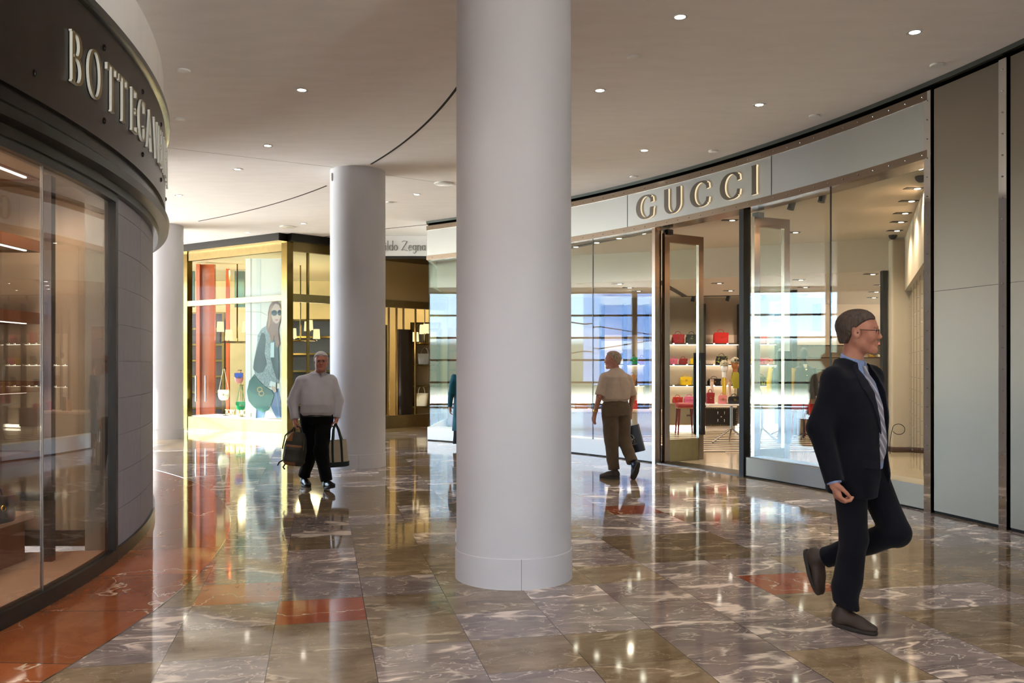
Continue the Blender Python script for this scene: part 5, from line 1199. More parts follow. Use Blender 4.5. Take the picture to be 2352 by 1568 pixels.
        for ax in range(3):
            o1, o2 = [(1, 2), (2, 0), (0, 1)][ax]; A = [slice(None)] * 3; B = [slice(None)] * 3; A[ax] = slice(0, -1); B[ax] = slice(1, None)
            ch = np.argwhere(ins[tuple(A)] != ins[tuple(B)]); ch = ch[(ch[:, o1] > 0) & (ch[:, o2] > 0) & (ch[:, o1] < F.shape[o1] - 1) & (ch[:, o2] < F.shape[o2] - 1)]
            fl = ins[tuple(ch.T)]; q = []
            for d1, d2 in ((0, 0), (1, 0), (1, 1), (0, 1)):
                c = ch.copy(); c[:, o1] -= d1; c[:, o2] -= d2; q.append(ids[tuple(c.T)])
            q = np.stack(q, 1); q[~fl] = q[~fl][:, ::-1]; Q.append(q)
        Q = np.concatenate(Q); return V, Q[(Q >= 0).all(1)]
def fmesh(name, F, mats, parent, relax=1, colorf=None):
    V, Q = F.mesh()
    for _ in range(relax):
        acc = np.zeros_like(V); n = np.zeros(len(V))
        for a, b in ((0, 1), (1, 2), (2, 3), (3, 0)):
            np.add.at(acc, Q[:, a], V[Q[:, b]]); np.add.at(acc, Q[:, b], V[Q[:, a]]); np.add.at(n, Q[:, a], 1); np.add.at(n, Q[:, b], 1)
        V = V * .5 + .5 * acc / np.maximum(n, 1)[:, None]
    me = bpy.data.meshes.new(name); me.vertices.add(len(V)); me.vertices.foreach_set('co', V.astype(np.float32).ravel())
    me.loops.add(Q.size); me.loops.foreach_set('vertex_index', Q.ravel().astype(np.int32)); me.polygons.add(len(Q))
    me.polygons.foreach_set('loop_start', np.arange(0, Q.size, 4, dtype=np.int32)); me.polygons.foreach_set('use_smooth', np.ones(len(Q), bool))
    if not isinstance(mats, (list, tuple)): mats = [mats]
    for m in mats: me.materials.append(m)
    if colorf is not None: me.polygons.foreach_set('material_index', colorf(V[Q].mean(1)).astype(np.int32))
    me.update(calc_edges=True); me.validate()
    o = bpy.data.objects.new(name, me); COL.objects.link(o); o.parent = parent; return o
def drape(name, F, pts, base, eu, ev, dr, mt, parent, off=.003, thick=.003, n=14, m=5, start=.35, mi=None, mats=None):
    """lay a strip between two outlines onto the surface of a field: pts = [(left(u,v), right(u,v)), ...] in the plane base+u*eu+v*ev, shot along dr"""
    base, eu, ev, dr = [np.array(a, float) for a in (base, eu, ev, dr)]; G = []
    for i in range(n + 1):
        t = i / n * (len(pts) - 1); k = min(int(t), len(pts) - 2); f = t - k
        l = np.array(pts[k][0]) * (1 - f) + np.array(pts[k + 1][0]) * f; r = np.array(pts[k][1]) * (1 - f) + np.array(pts[k + 1][1]) * f
        G.append([l + (r - l) * j / m for j in range(m + 1)])
    G = np.array(G); P = base + G[..., :1] * eu + G[..., 1:] * ev - dr * start; done = np.zeros(P.shape[:2], bool); st = F.h * .5
    for _ in range(int((start + .3) / st)):
        v = F.val(P); done |= v < off; P = np.where(done[..., None], P, P + dr * st)
        if done.all(): break
    A = P - dr * thick; vs = [tuple(p) for p in A.reshape(-1, 3)] + [tuple(p + dr * (thick * 2 + .004)) for p in A.reshape(-1, 3)]; w = m + 1; N0 = (n + 1) * w; fs = []; ms = []
    for i in range(n):
        for j in range(m):
            q = (i * w + j, i * w + j + 1, (i + 1) * w + j + 1, (i + 1) * w + j); fs.append(q); fs.append(tuple(N0 + c for c in reversed(q))); k_ = mi(i, j) if mi else 0; ms += [k_, k_]
    bd = [(0 * w + j, j + 1) for j in range(m)] + [(i * w + m, (i + 1) * w + m) for i in range(n)] + [(n * w + j + 1, n * w + j) for j in reversed(range(m))] + [((i + 1) * w, i * w) for i in reversed(range(n))]
    for a, b in bd: fs.append((a, N0 + a, N0 + b, b)); ms.append(0)
    mb = MB(); mb.add(vs, fs); mb.m = ms; return mb.build(name, mats or mt, parent, world=False, sharp=50)
def rotz(v, a): c, s = math.cos(a), math.sin(a); return np.array((v[0] * c - v[1] * s, v[0] * s + v[1] * c, v[2]))
def hand_geo(F, w, d, palm, side, curl=1.0, sc=1.0, thumb=1):
    """hand from wrist w, pointing along d, palm facing 'palm'; side = direction of the thumb"""
    w, d, palm, side = [np.array(a, float) for a in (w, d, palm, side)]; d /= np.linalg.norm(d); palm = palm - d * (palm @ d); palm /= np.linalg.norm(palm); side = np.cross(d, palm) * np.sign(np.cross(d, palm) @ side + 1e-9)
    F.cap(w, w + d * .03 * sc, .026 * sc, .027 * sc, .012)
    for t in (-1.5, -.5, .5, 1.5): F.cap(w + d * .03 * sc + side * .010 * t * sc, w + d * .085 * sc + side * .017 * t * sc, .0155 * sc, .0135 * sc, .012)
    for t, L in ((1.5, .92), (.5, 1.0), (-.5, .95), (-1.5, .76)):
        p = w + d * .088 * sc + side * .0178 * t * sc; a = 0
        for seg, (ln, r) in enumerate(((.040, .0098), (.027, .0088), (.021, .0078))):
            a += curl * (.62, .75, .55)[seg] + .06 * t * 0; q = p + (d * math.cos(a) + palm * math.sin(a)) * ln * L * sc; F.cap(p, q, r * sc, (r - .001) * sc, .0045); p = q
    p = w + d * .022 * sc + side * .022 * sc; q = p + (d * .75 + side * .55 + palm * .45) * .036 * sc; F.cap(p, q, .0145 * sc, .0115 * sc, .01)
    r = q + (d * .9 + side * (.15 - .5 * min(curl, 1)) + palm * .6 * curl) * .032 * sc; F.cap(q, r, .011 * sc, .0095 * sc, .005); F.cap(r, r + (d * .85 - side * .3 * curl + palm * .5 * curl) * .022 * sc, .0098 * sc, .008 * sc, .004)
def head_geo(F, c, yaw, sc, neck, heavy=0.0):
    """head with face; yaw about z"""
    R = np.array(Matrix.Rotation(yaw, 3, 'Z')); T = lambda p: np.array(c) + R @ (np.array(p, float) * sc)
    E = lambda p, r, k=.02, sub=False, RR=None: F.ell(T(p), np.array(r) * sc, k, R if RR is None else R @ RR, sub)
    Cp = lambda a, b, ra, rb=None, k=.012, sub=False: F.cap(T(a), T(b), ra * sc, (rb if rb is not None else ra) * sc, k, sub)
    E((-.012, 0, .038), (.098, .076, .084), .02); E((.022, 0, .02), (.070, .066, .085), .03); E((.036, 0, -.035), (.050, .056 + heavy, .062), .03)
    Cp((.0, .045 + heavy, -.045), (.052, .022, -.085), .024, .021, .03); Cp((.0, -.045 - heavy, -.045), (.052, -.022, -.085), .024, .021, .03)
    E((.075, 0, -.092), (.024, .025, .021), .02)
    Cp((.086, .034, .030), (.092, .012, .030), .010, .009, .012); Cp((.086, -.034, .030), (.092, -.012, .030), .010, .009, .012)
    for s in (1, -1):
        E((.098, .031 * s, .010), (.018, .017, .012), .012, True); E((.0775, .031 * s, .009), (.0150, .0165, .0125), .004)
        E((.066, .040 * s, -.022), (.026, .024, .024), .02)
    Cp((.090, 0, .018), (.107, 0, -.022), .0080, .0125, .012); E((.100, .011, -.028), (.012, .009, .008), .006); E((.100, -.011, -.028), (.012, .009, .008), .006)
    E((.083, 0, -.052), (.015, .027, .016), .014); Cp((.086, .018, -.0535), (.0945, 0, -.052), .0046, .0056, .005); Cp((.086, -.018, -.0535), (.0945, 0, -.052), .0046, .0056, .005)
    Cp((.084, .016, -.065), (.0915, 0, -.066), .0050, .0062, .006); Cp((.084, -.016, -.065), (.0915, 0, -.066), .0050, .0062, .006)
    Cp((.1025, -.020, -.0590), (.1025, .020, -.0590), .0022, .0022, .003, True)
    for s in (1, -1):
        Re = np.array(Matrix.Rotation(.35 * s, 3, 'Z')); E((-.006, .078 * s, -.002), (.021, .008, .033), .005, RR=Re); E((-.001, .087 * s, .004), (.011, .006, .018), .004, True, RR=Re)
    F.cap(neck[0], neck[1], neck[2], neck[3], .03)
    return T, R
def eyes(T, R, sc, parent, col, root):
    for s in (1, -1):
        c = T((.0785, .031 * s, .009)); mb = MB(); n = 14
        f = R @ np.array((1, 0, 0)); a = R @ np.array((0, 1, 0)); u = np.array((0, 0, 1)); rings = []
        for k in range(9):
            t = PI / 2 * k / 8; rings.append([tuple(c + (f * math.cos(t) + (a * math.cos(2 * PI * j / n) + u * math.sin(2 * PI * j / n)) * math.sin(t)) * .0148 * sc) for j in range(n)])
        mb.loft(rings, 0, True, False); mb.m = [1 if i < 4 * n else 0 for i in range(len(mb.f))]; mb.build('eye', [M['eyewhite'], col], parent, world=False)
        mb = MB(); mb.tube([tuple(T((.0955 - abs(dx) * .35 - (dx > 0) * dx * .6, (.031 + dx) * s, .0285 + dz))) for dx, dz in ((-.016, -.002), (-.004, .003), (.008, .003), (.018, -.003))], [.0012 * sc, .0022 * sc, .0022 * sc, .0010 * sc], 6); mb.build('eyebrow', root, parent, world=False)
def glasses(T, sc, parent, mt, w=.024, h=.014):
    mb = MB()
    for s in (1, -1):
        mb.tube([tuple(T((.103 - .010 * (math.cos(t) * s * s if s > 0 else -math.cos(t)) ** 1 * (1 if math.cos(t) * 1 > 9 else 0), .031 * s + w * math.copysign(abs(math.cos(t)) ** .6, math.cos(t)), .006 + h * math.copysign(abs(math.sin(t)) ** .6, math.sin(t))))) for t in [2 * PI * i / 20 for i in range(20)]], .0012 * sc, 6, closed=True)
        mb.tube([tuple(T((.103, (.031 + w) * s, .012))), tuple(T((.088, .066 * s, .012))), tuple(T((-.002, .078 * s, .016))), tuple(T((-.020, .079 * s, .002)))], .0017 * sc, 6)
    mb.tube([tuple(T((.103, -.008, .012))), tuple(T((.105, 0, .015))), tuple(T((.103, .008, .012)))], .0014 * sc, 6)
    g = mb.build('glasses', mt, parent, world=False)
    for s in (1, -1):
        mb = MB(); pts = [tuple(T((.103, .031 * s + w * math.copysign(abs(math.cos(t)) ** .6, math.cos(t)), .006 + h * math.copysign(abs(math.sin(t)) ** .6, math.sin(t))))) for t in [2 * PI * i / 20 for i in range(20)]]
        mb.poly(pts); mb.build('lens', M['glassar'], g, world=False)
def shoe(name, ankle, yaw, pitch, mt, msole, parent, sc=1.0, lace=True):
    """ankle point, toe direction yaw, pitch>0 = toe down"""
    R = Matrix.Rotation(yaw, 3, 'Z') @ Matrix.Rotation(pitch, 3, 'Y'); a = Vector(ankle); T = lambda p: tuple(a + R @ (Vector(p) * sc))
    F = Field((-.10, -.07, -.11), (.25, .07, .06), .0045)
    F.ell((-.03, 0, -.055), (.052, .038, .05), .03).ell((.05, 0, -.062), (.095, .040, .042), .03).ell((.135, 0, -.078), (.070, .046, .028), .03).cap((-.02, 0, -.06), (-.012, 0, .0), .040, .040, .03).cap((.0, 0, -.03), (.09, 0, -.055), .030, .028, .02)
    F.cut((0, 0, -.098), (0, 0, -1)); F.cut((0, 0, .012), (0, 0, 1)); F.cap((-.015, 0, .04), (-.012, 0, -.005), .032, .03, .006, True)
    V, Q = F.mesh(); mb = MB(); mb.add([T(p) for p in V], [tuple(q) for q in Q.tolist()]); o = mb.build(name, mt, parent, world=False, sharp=80)
    out = []; 
    for i in range(28):
        t = 2 * PI * i / 28; cx = math.cos(t); x = .063 + .144 * math.copysign(abs(cx) ** .85, cx); wd = .042 + .009 * math.sin(max(0, min(1, (x + .08) / .28)) * PI) * (1 if x > .05 else .3); out.append((x, wd * math.copysign(abs(math.sin(t)) ** .75, math.sin(t))))
    mb = MB(); mb.loft([[T((x * k, y * k, z)) for x, y in out] for z, k in ((-.112, .97), (-.106, 1.0), (-.092, 1.0), (-.088, .95))]); mb.build('sole', msole, o, world=False)
    if lace:
        mb = MB()
        for i in range(4): x = .028 + i * .020; z = -.012 - i * .0095; mb.tube([T((x, -.024, z - .012)), T((x + .004, 0, z + .004)), T((x, .024, z - .012))], .0028, 6)
        mb.build('lace', M['gun'], o, world=False)
    return o
def skinmat(name, c, c2): return mat(name, c, .5, c2=c2, scale=16, spec=.4)
def clothmat(name, c, rough=.85, var=.10, scale=8, bump=.25, sheen=.2): return mat(name, c, rough, var=var, scale=scale, bump=bump, sheen=sheen, spec=.12)
M['eyewhite'] = mat('eye_white', srgb(205, 196, 190), .2); M['iris'] = mat('iris_blue_grey', srgb(52, 62, 70), .15)
def hairmat(name, c, c2):
    return mat(name, c, .55, c2=c2, scale=90, stretch=(1, 1, .18), bump=.5)
def hair_field(c, yaw, sc, hl, grow, h, thin=0.0, noise=.0016):
    """cap of hair: head shape grown outwards, cut by the hairline"""
    R = np.array(Matrix.Rotation(yaw, 3, 'Z')); T = lambda p: np.array(c) + R @ (np.array(p, float) * sc); q = np.array(c)
    F = Field(q - .15, q + .16, h)
    F.ell(T((-.014, 0, .040)), np.array((.100 + grow, .077 + grow, .085 + grow)) * sc, .02, R); F.ell(T((.018, 0, .03)), np.array((.070 + grow * .5, .067 + grow * .6, .082 + grow * .8)) * sc, .03, R)
    F.ell(T((-.05, 0, -.03)), np.array((.050 + grow * .4, .058 + grow * .3, .05)) * sc, .03, R)
    sl, x, y, z = F.blk(F.lo, F.lo + F.h * F.n); X = x - q[0]; Y = y - q[1]; Z = (z - q[2]) / sc; cr, sr = math.cos(yaw), math.sin(yaw); LX = (X * cr + Y * sr) / sc; LY = (-X * sr + Y * cr) / sc
    ax = np.abs(LY)
    # front hairline, temples, round the ear, nape
    line = hl(LX, ax, Z)
    F.F = np.maximum(F.F, line.astype(np.float32) * sc)
    F.F += (noise * np.sin(LX * 260 + 3 * np.sin(Z * 60)) * np.sin(LY * 240 + Z * 150)).astype(np.float32)
    return F
def hl_full(front=.072, fz=.062, nape=-.062):
    def f(X, a, Z):
        d1 = (X - (front - .9 * np.clip(a - .030, 0, 1))) * .9 - (Z - fz) * .9             # fore limit rises with height
        d1 = np.maximum(d1, (X - front - .012))
        side = np.where(X > -.012, .006 - Z + (X + .012) * .45, (nape - Z) + 0 * X)          # sideburn, nape
        side = np.where((X > -.030) & (X <= -.012), np.maximum(side, -.8 * (Z + .0) + .024), side)
        return np.maximum(np.maximum(d1, side), -.5)
    return f

def person_root(label, O, hd): return thing('person', label, 'person', (O[0], O[1], 0), math.radians(hd))

# ================================================================== man in the dark suit
A = person_root('man in a dark navy suit and striped tie striding right in the foreground', (2.03, 5.15), -48)
skA = skinmat('skin_ruddy', srgb(164, 108, 88), srgb(190, 136, 114)); suit = clothmat('navy_suit_cloth', srgb(14, 16, 26), .8, .15, 30, .15, sheen=0.08); shirtA = clothmat('pale_blue_shirt', srgb(128, 150, 196), .7, .04, 40, .1)
hr = dict(hipR=(0, -.09, .95), kneR=(.03, -.09, .53), ankR=(-.03, -.085, .135), hipL=(0, .09, .95), kneL=(.19, .10, .56), ankL=(-.235, .09, .355))
shR, elR, wrR = (-.05, -.185, 1.475), (-.10, -.245, 1.17), (-.005, -.262, .88)
shL, elL, wrL = (.0, .185, 1.48), (-.06, .245, 1.18), (-.02, .24, .90)
hc = (.012, 0, 1.722); yaw = .42; sc = 1.09
B = Field((-.32, -.35, .05), (.32, .35, 1.92), .0045)
T, R = head_geo(B, hc, yaw, sc, ((-.035, 0, 1.50), (-.012, 0, 1.66), .064, .058))
B.loft([(.90, 0, 0, .08, .10), (1.0, 0, 0, .10, .13), (1.3, 0, 0, .11, .16), (1.45, -.02, 0, .08, .14), (1.5, -.03, 0, .05, .07)], .03)
for a, b, c in ((shR, elR, wrR), (shL, elL, wrL)): B.cap(a, b, .045, .04, .02).cap(b, c, .038, .027, .02)
for s in 'RL': B.cap(hr['hip' + s], hr['kne' + s], .08, .055, .03).cap(hr['kne' + s], hr['ank' + s], .05, .035, .03)
hand_geo(B, wrR, (.28, .02, -1), (.75, .75, 0), (1, 0, 0), 1.15, 1.1); hand_geo(B, wrL, (.1, 0, -1), (0, -1, 0), (1, 0, 0), .8, 1.05)
fmesh('body', B, skA, A)
eyes(T, R, sc, A, M['iris'], mat('brow_brown', srgb(74, 54, 42), .8)); glasses(T, sc, A, mat('glasses_frame', srgb(46, 40, 38), .25, .8), .025, .0135)
fmesh('hair', hair_field(hc, yaw, sc, hl_full(.072, .062, -.055), .006, .0035), hairmat('hair_brown', srgb(46, 35, 28), srgb(84, 66, 54)), A)
# shirt and collar
Fs = Field((-.26, -.3, .80), (.3, .3, 1.66), .006)
Fs.loft([(.93, .0, 0, .135, .165), (1.1, .015, 0, .140, .17), (1.3, .0, 0, .132, .185), (1.43, -.02, 0, .105, .17), (1.5, -.03, 0, .075, .10), (1.53, -.03, 0, .066, .07)], .03)
Fs.cap((-.035, 0, 1.49), (-.020, 0, 1.60), .075, .0675, .02); Fs.cut((-.015, 0, 1.580), (.45, 0, 1))
fmesh('shirt', Fs, shirtA, A)
for s in (1, -1):
    drape('collar', Fs, [((.0 * s, 1.565), (.05 * s, 1.575)), ((.006 * s, 1.535), (.062 * s, 1.535)), ((.030 * s, 1.478), (.052 * s, 1.49))], (0, 0, 0), (0, 1, 0), (0, 0, 1), (-1, 0, 0), shirtA, A, .005, .003, 8, 4)
drape('collar_side', Fs, [((-.075, 1.575), (.02, 1.548)), ((-.085, 1.54), (.045, 1.50))], (0, 0, 0), (1, 0, 0), (0, 0, 1), (0, 1, 0), shirtA, A, .005, .003, 6, 6)
def tiemat():
    m, t, o = newmat('striped_tie'); b = N(t, 'ShaderNodeBsdfPrincipled'); t.links.new(b.outputs[0], o.inputs[0]); b.inputs['Roughness'].default_value = .4
    tx = N(t, 'ShaderNodeTexCoord'); w = N(t, 'ShaderNodeTexWave'); w.bands_direction = 'DIAGONAL'; w.inputs['Scale'].default_value = 11.0; r = N(t, 'ShaderNodeValToRGB'); r.color_ramp.interpolation = 'CONSTANT'
    r.color_ramp.elements[0].color = col4(srgb(120, 128, 150)); r.color_ramp.elements[1].position = .35; r.color_ramp.elements[1].color = col4(srgb(176, 150, 150)); e = r.color_ramp.elements.new(.6); e.color = col4(srgb(52, 58, 82)); e = r.color_ramp.elements.new(.75); e.color = col4(srgb(190, 196, 208))
    t.links.new(tx.outputs['Object'], w.inputs[0]); t.links.new(w.outputs['Fac'], r.inputs[0]); t.links.new(r.outputs[0], b.inputs['Base Color']); return m
tm = tiemat()
drape('tie', Fs, [((-.026, 1.53), (.026, 1.53)), ((-.018, 1.485), (.018, 1.485)), ((-.034, 1.25), (.034, 1.25)), ((-.044, 1.02), (.044, 1.02)), ((-.002, .97), (.002, .97))], (0, 0, 0), (0, 1, 0), (0, 0, 1), (-1, 0, 0), tm, A, .008, .006, 24, 4)
# jacket
Fj = Field((-.34, -.37, .74), (.36, .37, 1.62), .006)
for q in (shR, shL): Fj.cap((-.045, q[1] * .35, 1.515), (q[0], q[1] * .88, q[2] - .012), .055, .062, .04)
dn = lambda q, m=.02: (q[0], q[1] * .96, q[2] - m)
Fj.cap(dn(shR, .03), elR, .068, .064, .05).cap(elR, wrR, .064, .050, .03).cap(dn(shL, .03), elL, .068, .064, .05).cap(elL, wrL, .064, .050, .03)
for w_, e_ in ((wrR, elR), (wrL, elL)):
    v = np.array(w_) - np.array(e_); q = np.array(w_) + v / np.linalg.norm(v) * .012; Fj.cut(q, v, q - .09, q + .09)
Fj.loft([(.775, .008, 0, .158, .205), (.9, .01, 0, .165, .205), (1.08, .005, 0, .155, .195), (1.25, -.005, 0, .158, .215), (1.38, -.015, 0, .150, .225), (1.46, -.03, 0, .120, .200), (1.51, -.04, 0, .095, .12), (1.57, -.045, 0, .078, .078)], .04)
Fj.folds(.0055, .9, 4)
# open front: the gap widens to the neck and again below the button
def wedge(x, y, z):
    w = np.interp(z.ravel(), [.70, .95, 1.10, 1.30, 1.50, 1.62], [.075, .055, .040, .062, .080, .09]).astype(np.float32)[None, None, :]
    return np.maximum(np.abs(y - .01) - w, -(x - .035))
Fj.put(wedge, (0, -.12, .70), (.36, .12, 1.62), .004, True)
Fj.cap((-.04, 0, 1.50), (-.005, 0, 1.66), .074, .076, .006, True)
Fj.cut((0, 0, .787), (-.10, .02, -1))
fmesh('jacket', Fj, suit, A)
ms_ = clothmat('suit_lapel_cloth', srgb(17, 19, 30), .75, .1, 30, .1, sheen=.1)
Fl = Fj
for s in (1, -1):
    drape('lapel', Fl, [((.072 * s, 1.545), (.095 * s, 1.53)), ((.080 * s, 1.48), (.135 * s, 1.455)), ((.073 * s, 1.42), (.140 * s, 1.40)), ((.060 * s, 1.30), (.098 * s, 1.31)), ((.040 * s, 1.14), (.046 * s, 1.14))], (0, .01, 0), (0, 1, 0), (0, 0, 1), (-1, 0, 0), ms_, A, .006, .004, 22, 5)
drape('pocket_flap', Fj, [((-.165, 1.0), (-.065, .985)), ((-.165, .955), (-.065, .94))], (0, 0, 0), (0, 1, 0), (0, 0, 1), (-1, 0, 0), ms_, A, .004, .003, 3, 8)
mb = MB(); mb.ell((.158, -.045, 1.075), (.005, .010, .010), 0, 10, 6); mb.build('button', M['black'], A, world=False)
v = np.array(wrR) - np.array(elR); v /= np.linalg.norm(v); mb = MB(); mb.tube([tuple(np.array(wrR) - v * .02), tuple(np.array(wrR) + v * .020)], [.042, .040], 16); mb.build('shirt_cuff', shirtA, A, world=False)
# trousers
Ft = Field((-.30, -.26, .08), (.30, .26, 1.06), .006)
Ft.loft([(.86, 0, 0, .115, .165), (.98, .0, 0, .125, .17), (1.04, .0, 0, .128, .165)], .03)
Ft.cap(hr['hipR'], hr['kneR'], .105, .083, .03).cap(hr['kneR'], (-.025, -.085, .17), .080, .074, .03).cap((-.03, -.085, .22), (-.012, -.085, .10), .074, .075, .02)
Ft.cap(hr['hipL'], hr['kneL'], .105, .085, .03).cap(hr['kneL'], hr['ankL'], .080, .068, .02)
Ft.folds(.006, 1.0, 9)
Ft.cut((0, 0, .125), (-.3, 0, -1), (-.15, -.26, .0), (.2, 0.0, .3)); v = np.array(hr['ankL']) - np.array(hr['kneL']); q = np.array(hr['ankL']) + v * .02; Ft.cut(q, v, q - .13, q + .12)
fmesh('trousers', Ft, suit, A)
brn = mat('brown_shoe_leather', srgb(58, 44, 36), .55, var=.15, scale=20); sol = mat('shoe_sole', srgb(38, 34, 32), .6)
shoe('shoe', (-.03, -.085, .112), -.10, 0.0, brn, sol, A, 1.0); shoe('shoe', (-.255, .09, .335), .0, 1.25, brn, sol, A, 1.0)
mb = MB(); mb.tube([(.172, .06, 1.02), (.174, .055, 1.08), (.18, .055, 1.13)] + [(.218 + .036 * math.cos(PI - t), .07, 1.165 + .030 * math.sin(PI - t)) for t in [.4 + 5.4 * i / 20 for i in range(21)]], .002, 6); mb.build('earphone_cord', M['gun'], A, world=False)
mb = MB(); p = T((.0, -.083, .0)); mb.ell(tuple(p), (.004, .004, .004)); mb.build('earpiece', M['black'], A, world=False)

# ================================================================== man with two bags
Bp = person_root('grey haired man in a white shirt and black trousers carrying two bags', (-2.455, 11.0), -75.6)
skB = skinmat('skin_flushed', srgb(168, 104, 86), srgb(196, 132, 112)); shB = clothmat('white_oxford_cloth', srgb(188, 185, 190), .8, .04, 14, .3); trB = clothmat('black_trouser_cloth', srgb(10, 10, 12), .85, .2, 20, .15, sheen=.05)
hc = (.03, .05, 1.578); yaw = -.02; sc = 1.0
shR, elR, wrR = (-.02, -.205, 1.365), (-.02, -.295, 1.08), (.06, -.27, .865)
shL, elL, wrL = (.0, .185, 1.37), (-.02, .265, 1.09), (.04, .238, .88)
B = Field((-.3, -.4, .03), (.42, .36, 1.75), .0055)
T, R = head_geo(B, hc, yaw, sc, ((-.01, .02, 1.37), (.01, .045, 1.51), .066, .062), .008)
B.loft([(.88, 0, 0, .09, .11), (1.0, .03, 0, .14, .16), (1.25, 0, 0, .10, .14), (1.34, -.0, 0, .05, .09)], .03)
for a, b, c in ((shR, elR, wrR), (shL, elL, wrL)): B.cap((a[0], a[1] * .93, a[2] - .06), b, .040, .04, .02).cap(b, c, .036, .027, .02)
lg = dict(hipR=(0, -.10, .9), kneR=(-.02, -.075, .50), ankR=(-.20, -.15, .13), hipL=(0, .09, .9), kneL=(.17, .045, .49), ankL=(.28, .105, .125))
for s in 'RL': B.cap(lg['hip' + s], lg['kne' + s], .08, .055, .03).cap(lg['kne' + s], lg['ank' + s], .05, .035, .03)
hand_geo(B, wrR, (.12, .03, -1), (0, 1, 0), (1, 0, 0), 1.35, 1.05); hand_geo(B, wrL, (.12, -.03, -1), (0, -1, 0), (1, 0, 0), 1.35, 1.05)
fmesh('body', B, skB, Bp); eyes(T, R, sc, Bp, M['iris'], mat('brow_grey', srgb(150, 140, 132), .8)); glasses(T, sc, Bp, mat('black_glasses_frame', srgb(24, 22, 22), .3), .026, .015)
fmesh('hair', hair_field(hc, yaw, sc, hl_full(.068, .066, -.05), .013, .0045), hairmat('hair_silver', srgb(150, 145, 140), srgb(214, 208, 202)), Bp)
Fs = Field((-.26, -.40, .78), (.32, .38, 1.52), .0065)
Fs.loft([(.915, .035, 0, .155, .185), (.95, .045, 0, .178, .207), (1.05, .05, 0, .190, .212), (1.18, .03, 0, .168, .205), (1.3, .0, 0, .135, .205), (1.37, -.01, 0, .105, .18), (1.41, -.01, 0, .08, .10), (1.44, .0, .01, .072, .075)], .04)
for q in (shR, shL): Fs.cap((0, q[1] * .3 + .01, 1.405), (q[0], q[1] * .85, q[2] - .02), .050, .060, .045)
Fs.cap(dn(shR, .035), elR, .070, .068, .05).cap(elR, wrR, .068, .050, .03).cap(dn(shL, .035), elL, .070, .068, .05).cap(elL, wrL, .068, .050, .03)
Fs.cap(wrR, (wrR[0], wrR[1], wrR[2] + .03), .043, .043, .01)
Fs.folds(.0075, .9, 21)
Fs.cap((0, .02, 1.38), (.012, .045, 1.475), .072, .071, .012)
Fs.cut((.03, .03, 1.455), (.6, 0, 1)); Fs.ell((.100, .040, 1.435), (.045, .018, .05), .006, None, True)
for w_, e_ in ((wrR, elR), (wrL, elL)):
    v = np.array(w_) - np.array(e_); q = np.array(w_) + v / np.linalg.norm(v) * .005; Fs.cut(q, v, q - .075, q + .075)
fmesh('shirt', Fs, shB, Bp)
drape('placket', Fs, [((.008, 1.40), (.042, 1.40)), ((.0, 1.20), (.034, 1.20))], (0, 0, 0), (0, 1, 0), (0, 0, 1), (-1, 0, 0), shB, Bp, .003, .002, 10, 3)
for s in (1, -1):
    drape('collar', Fs, [((.03 + .004 * s, 1.445), (.03 + .060 * s, 1.458)), ((.03 + .018 * s, 1.42), (.03 + .070 * s, 1.42)), ((.03 + .050 * s, 1.372), (.03 + .062 * s, 1.385))], (0, 0, 0), (0, 1, 0), (0, 0, 1), (-1, 0, 0), shB, Bp, .005, .003, 8, 4)
drape('chest_pocket', Fs, [((.075, 1.26), (.165, 1.26)), ((.075, 1.14), (.165, 1.14))], (0, 0, 0), (0, 1, 0), (0, 0, 1), (-1, 0, 0), shB, Bp, .002, .0015, 5, 5)
Ft = Field((-.30, -.28, .06), (.42, .28, .98), .0065)
Ft.loft([(.80, .01, 0, .125, .175), (.90, .03, 0, .150, .190), (.955, .035, 0, .152, .185)], .03)
for s in 'RL': Ft.cap(lg['hip' + s], lg['kne' + s], .112, .088, .03).cap(lg['kne' + s], lg['ank' + s], .085, .070, .03)
Ft.folds(.0075, 1.0, 3)
for s in 'RL':
    v = np.array(lg['ank' + s]) - np.array(lg['kne' + s]); q = np.array(lg['ank' + s]) + v * .02; Ft.cut(q, v, q - .11, q + .11)
fmesh('trousers', Ft, trB, Bp)
mb = MB(); mb.loft([[(.035 + .159 * math.cos(t), .192 * math.sin(t), z) for t in [2 * PI * i / 40 for i in range(40)]] for z in (.900, .928)]); mb.build('belt', M['blk_l'], Bp, world=False)
blk = mat('black_shoe_leather', srgb(20, 19, 19), .35)
shoe('shoe', (-.195, -.15, .118), .30, .04, blk, sol, Bp, .98); shoe('shoe', (.282, .108, .125), .35, -.22, blk, sol, Bp, .98)
# backpack held by its top strap in the right hand
def loc2w(O, hd, p): a = math.radians(hd); return (O[0] + p[0] * math.cos(a) - p[1] * math.sin(a), O[1] + p[0] * math.sin(a) + p[1] * math.cos(a), p[2])
hp = loc2w((-2.455, 11.0), -75.6, (.10, -.27, .775))
bk = thing('backpack', 'dark grey backpack with tan leather corners held by the man in the white shirt', 'backpack', (hp[0] - .02, hp[1], .30)); 
Fb = Field((-.22, -.2, -.02), (.22, .2, .48), .006)
Fb.loft([(.0, 0, 0, .100, .07), (.04, 0, 0, .135, .10), (.2, 0, 0, .142, .105), (.32, .0, 0, .125, .095), (.40, .01, 0, .085, .065), (.415, .01, 0, .05, .04)], .02, 2.8); Fb.loft([(.03, -.02, -.10, .085, .035), (.08, -.02, -.10, .100, .045), (.2, -.02, -.09, .095, .045), (.25, -.02, -.08, .07, .03)], .02, 2.8); Fb.folds(.003, 1.4, 5)
bkm = mat('waxed_canvas', srgb(58, 54, 46), .7, var=.15, scale=10, bump=.2); tan = mat('tan_trim_leather', srgb(138, 88, 42), .5)
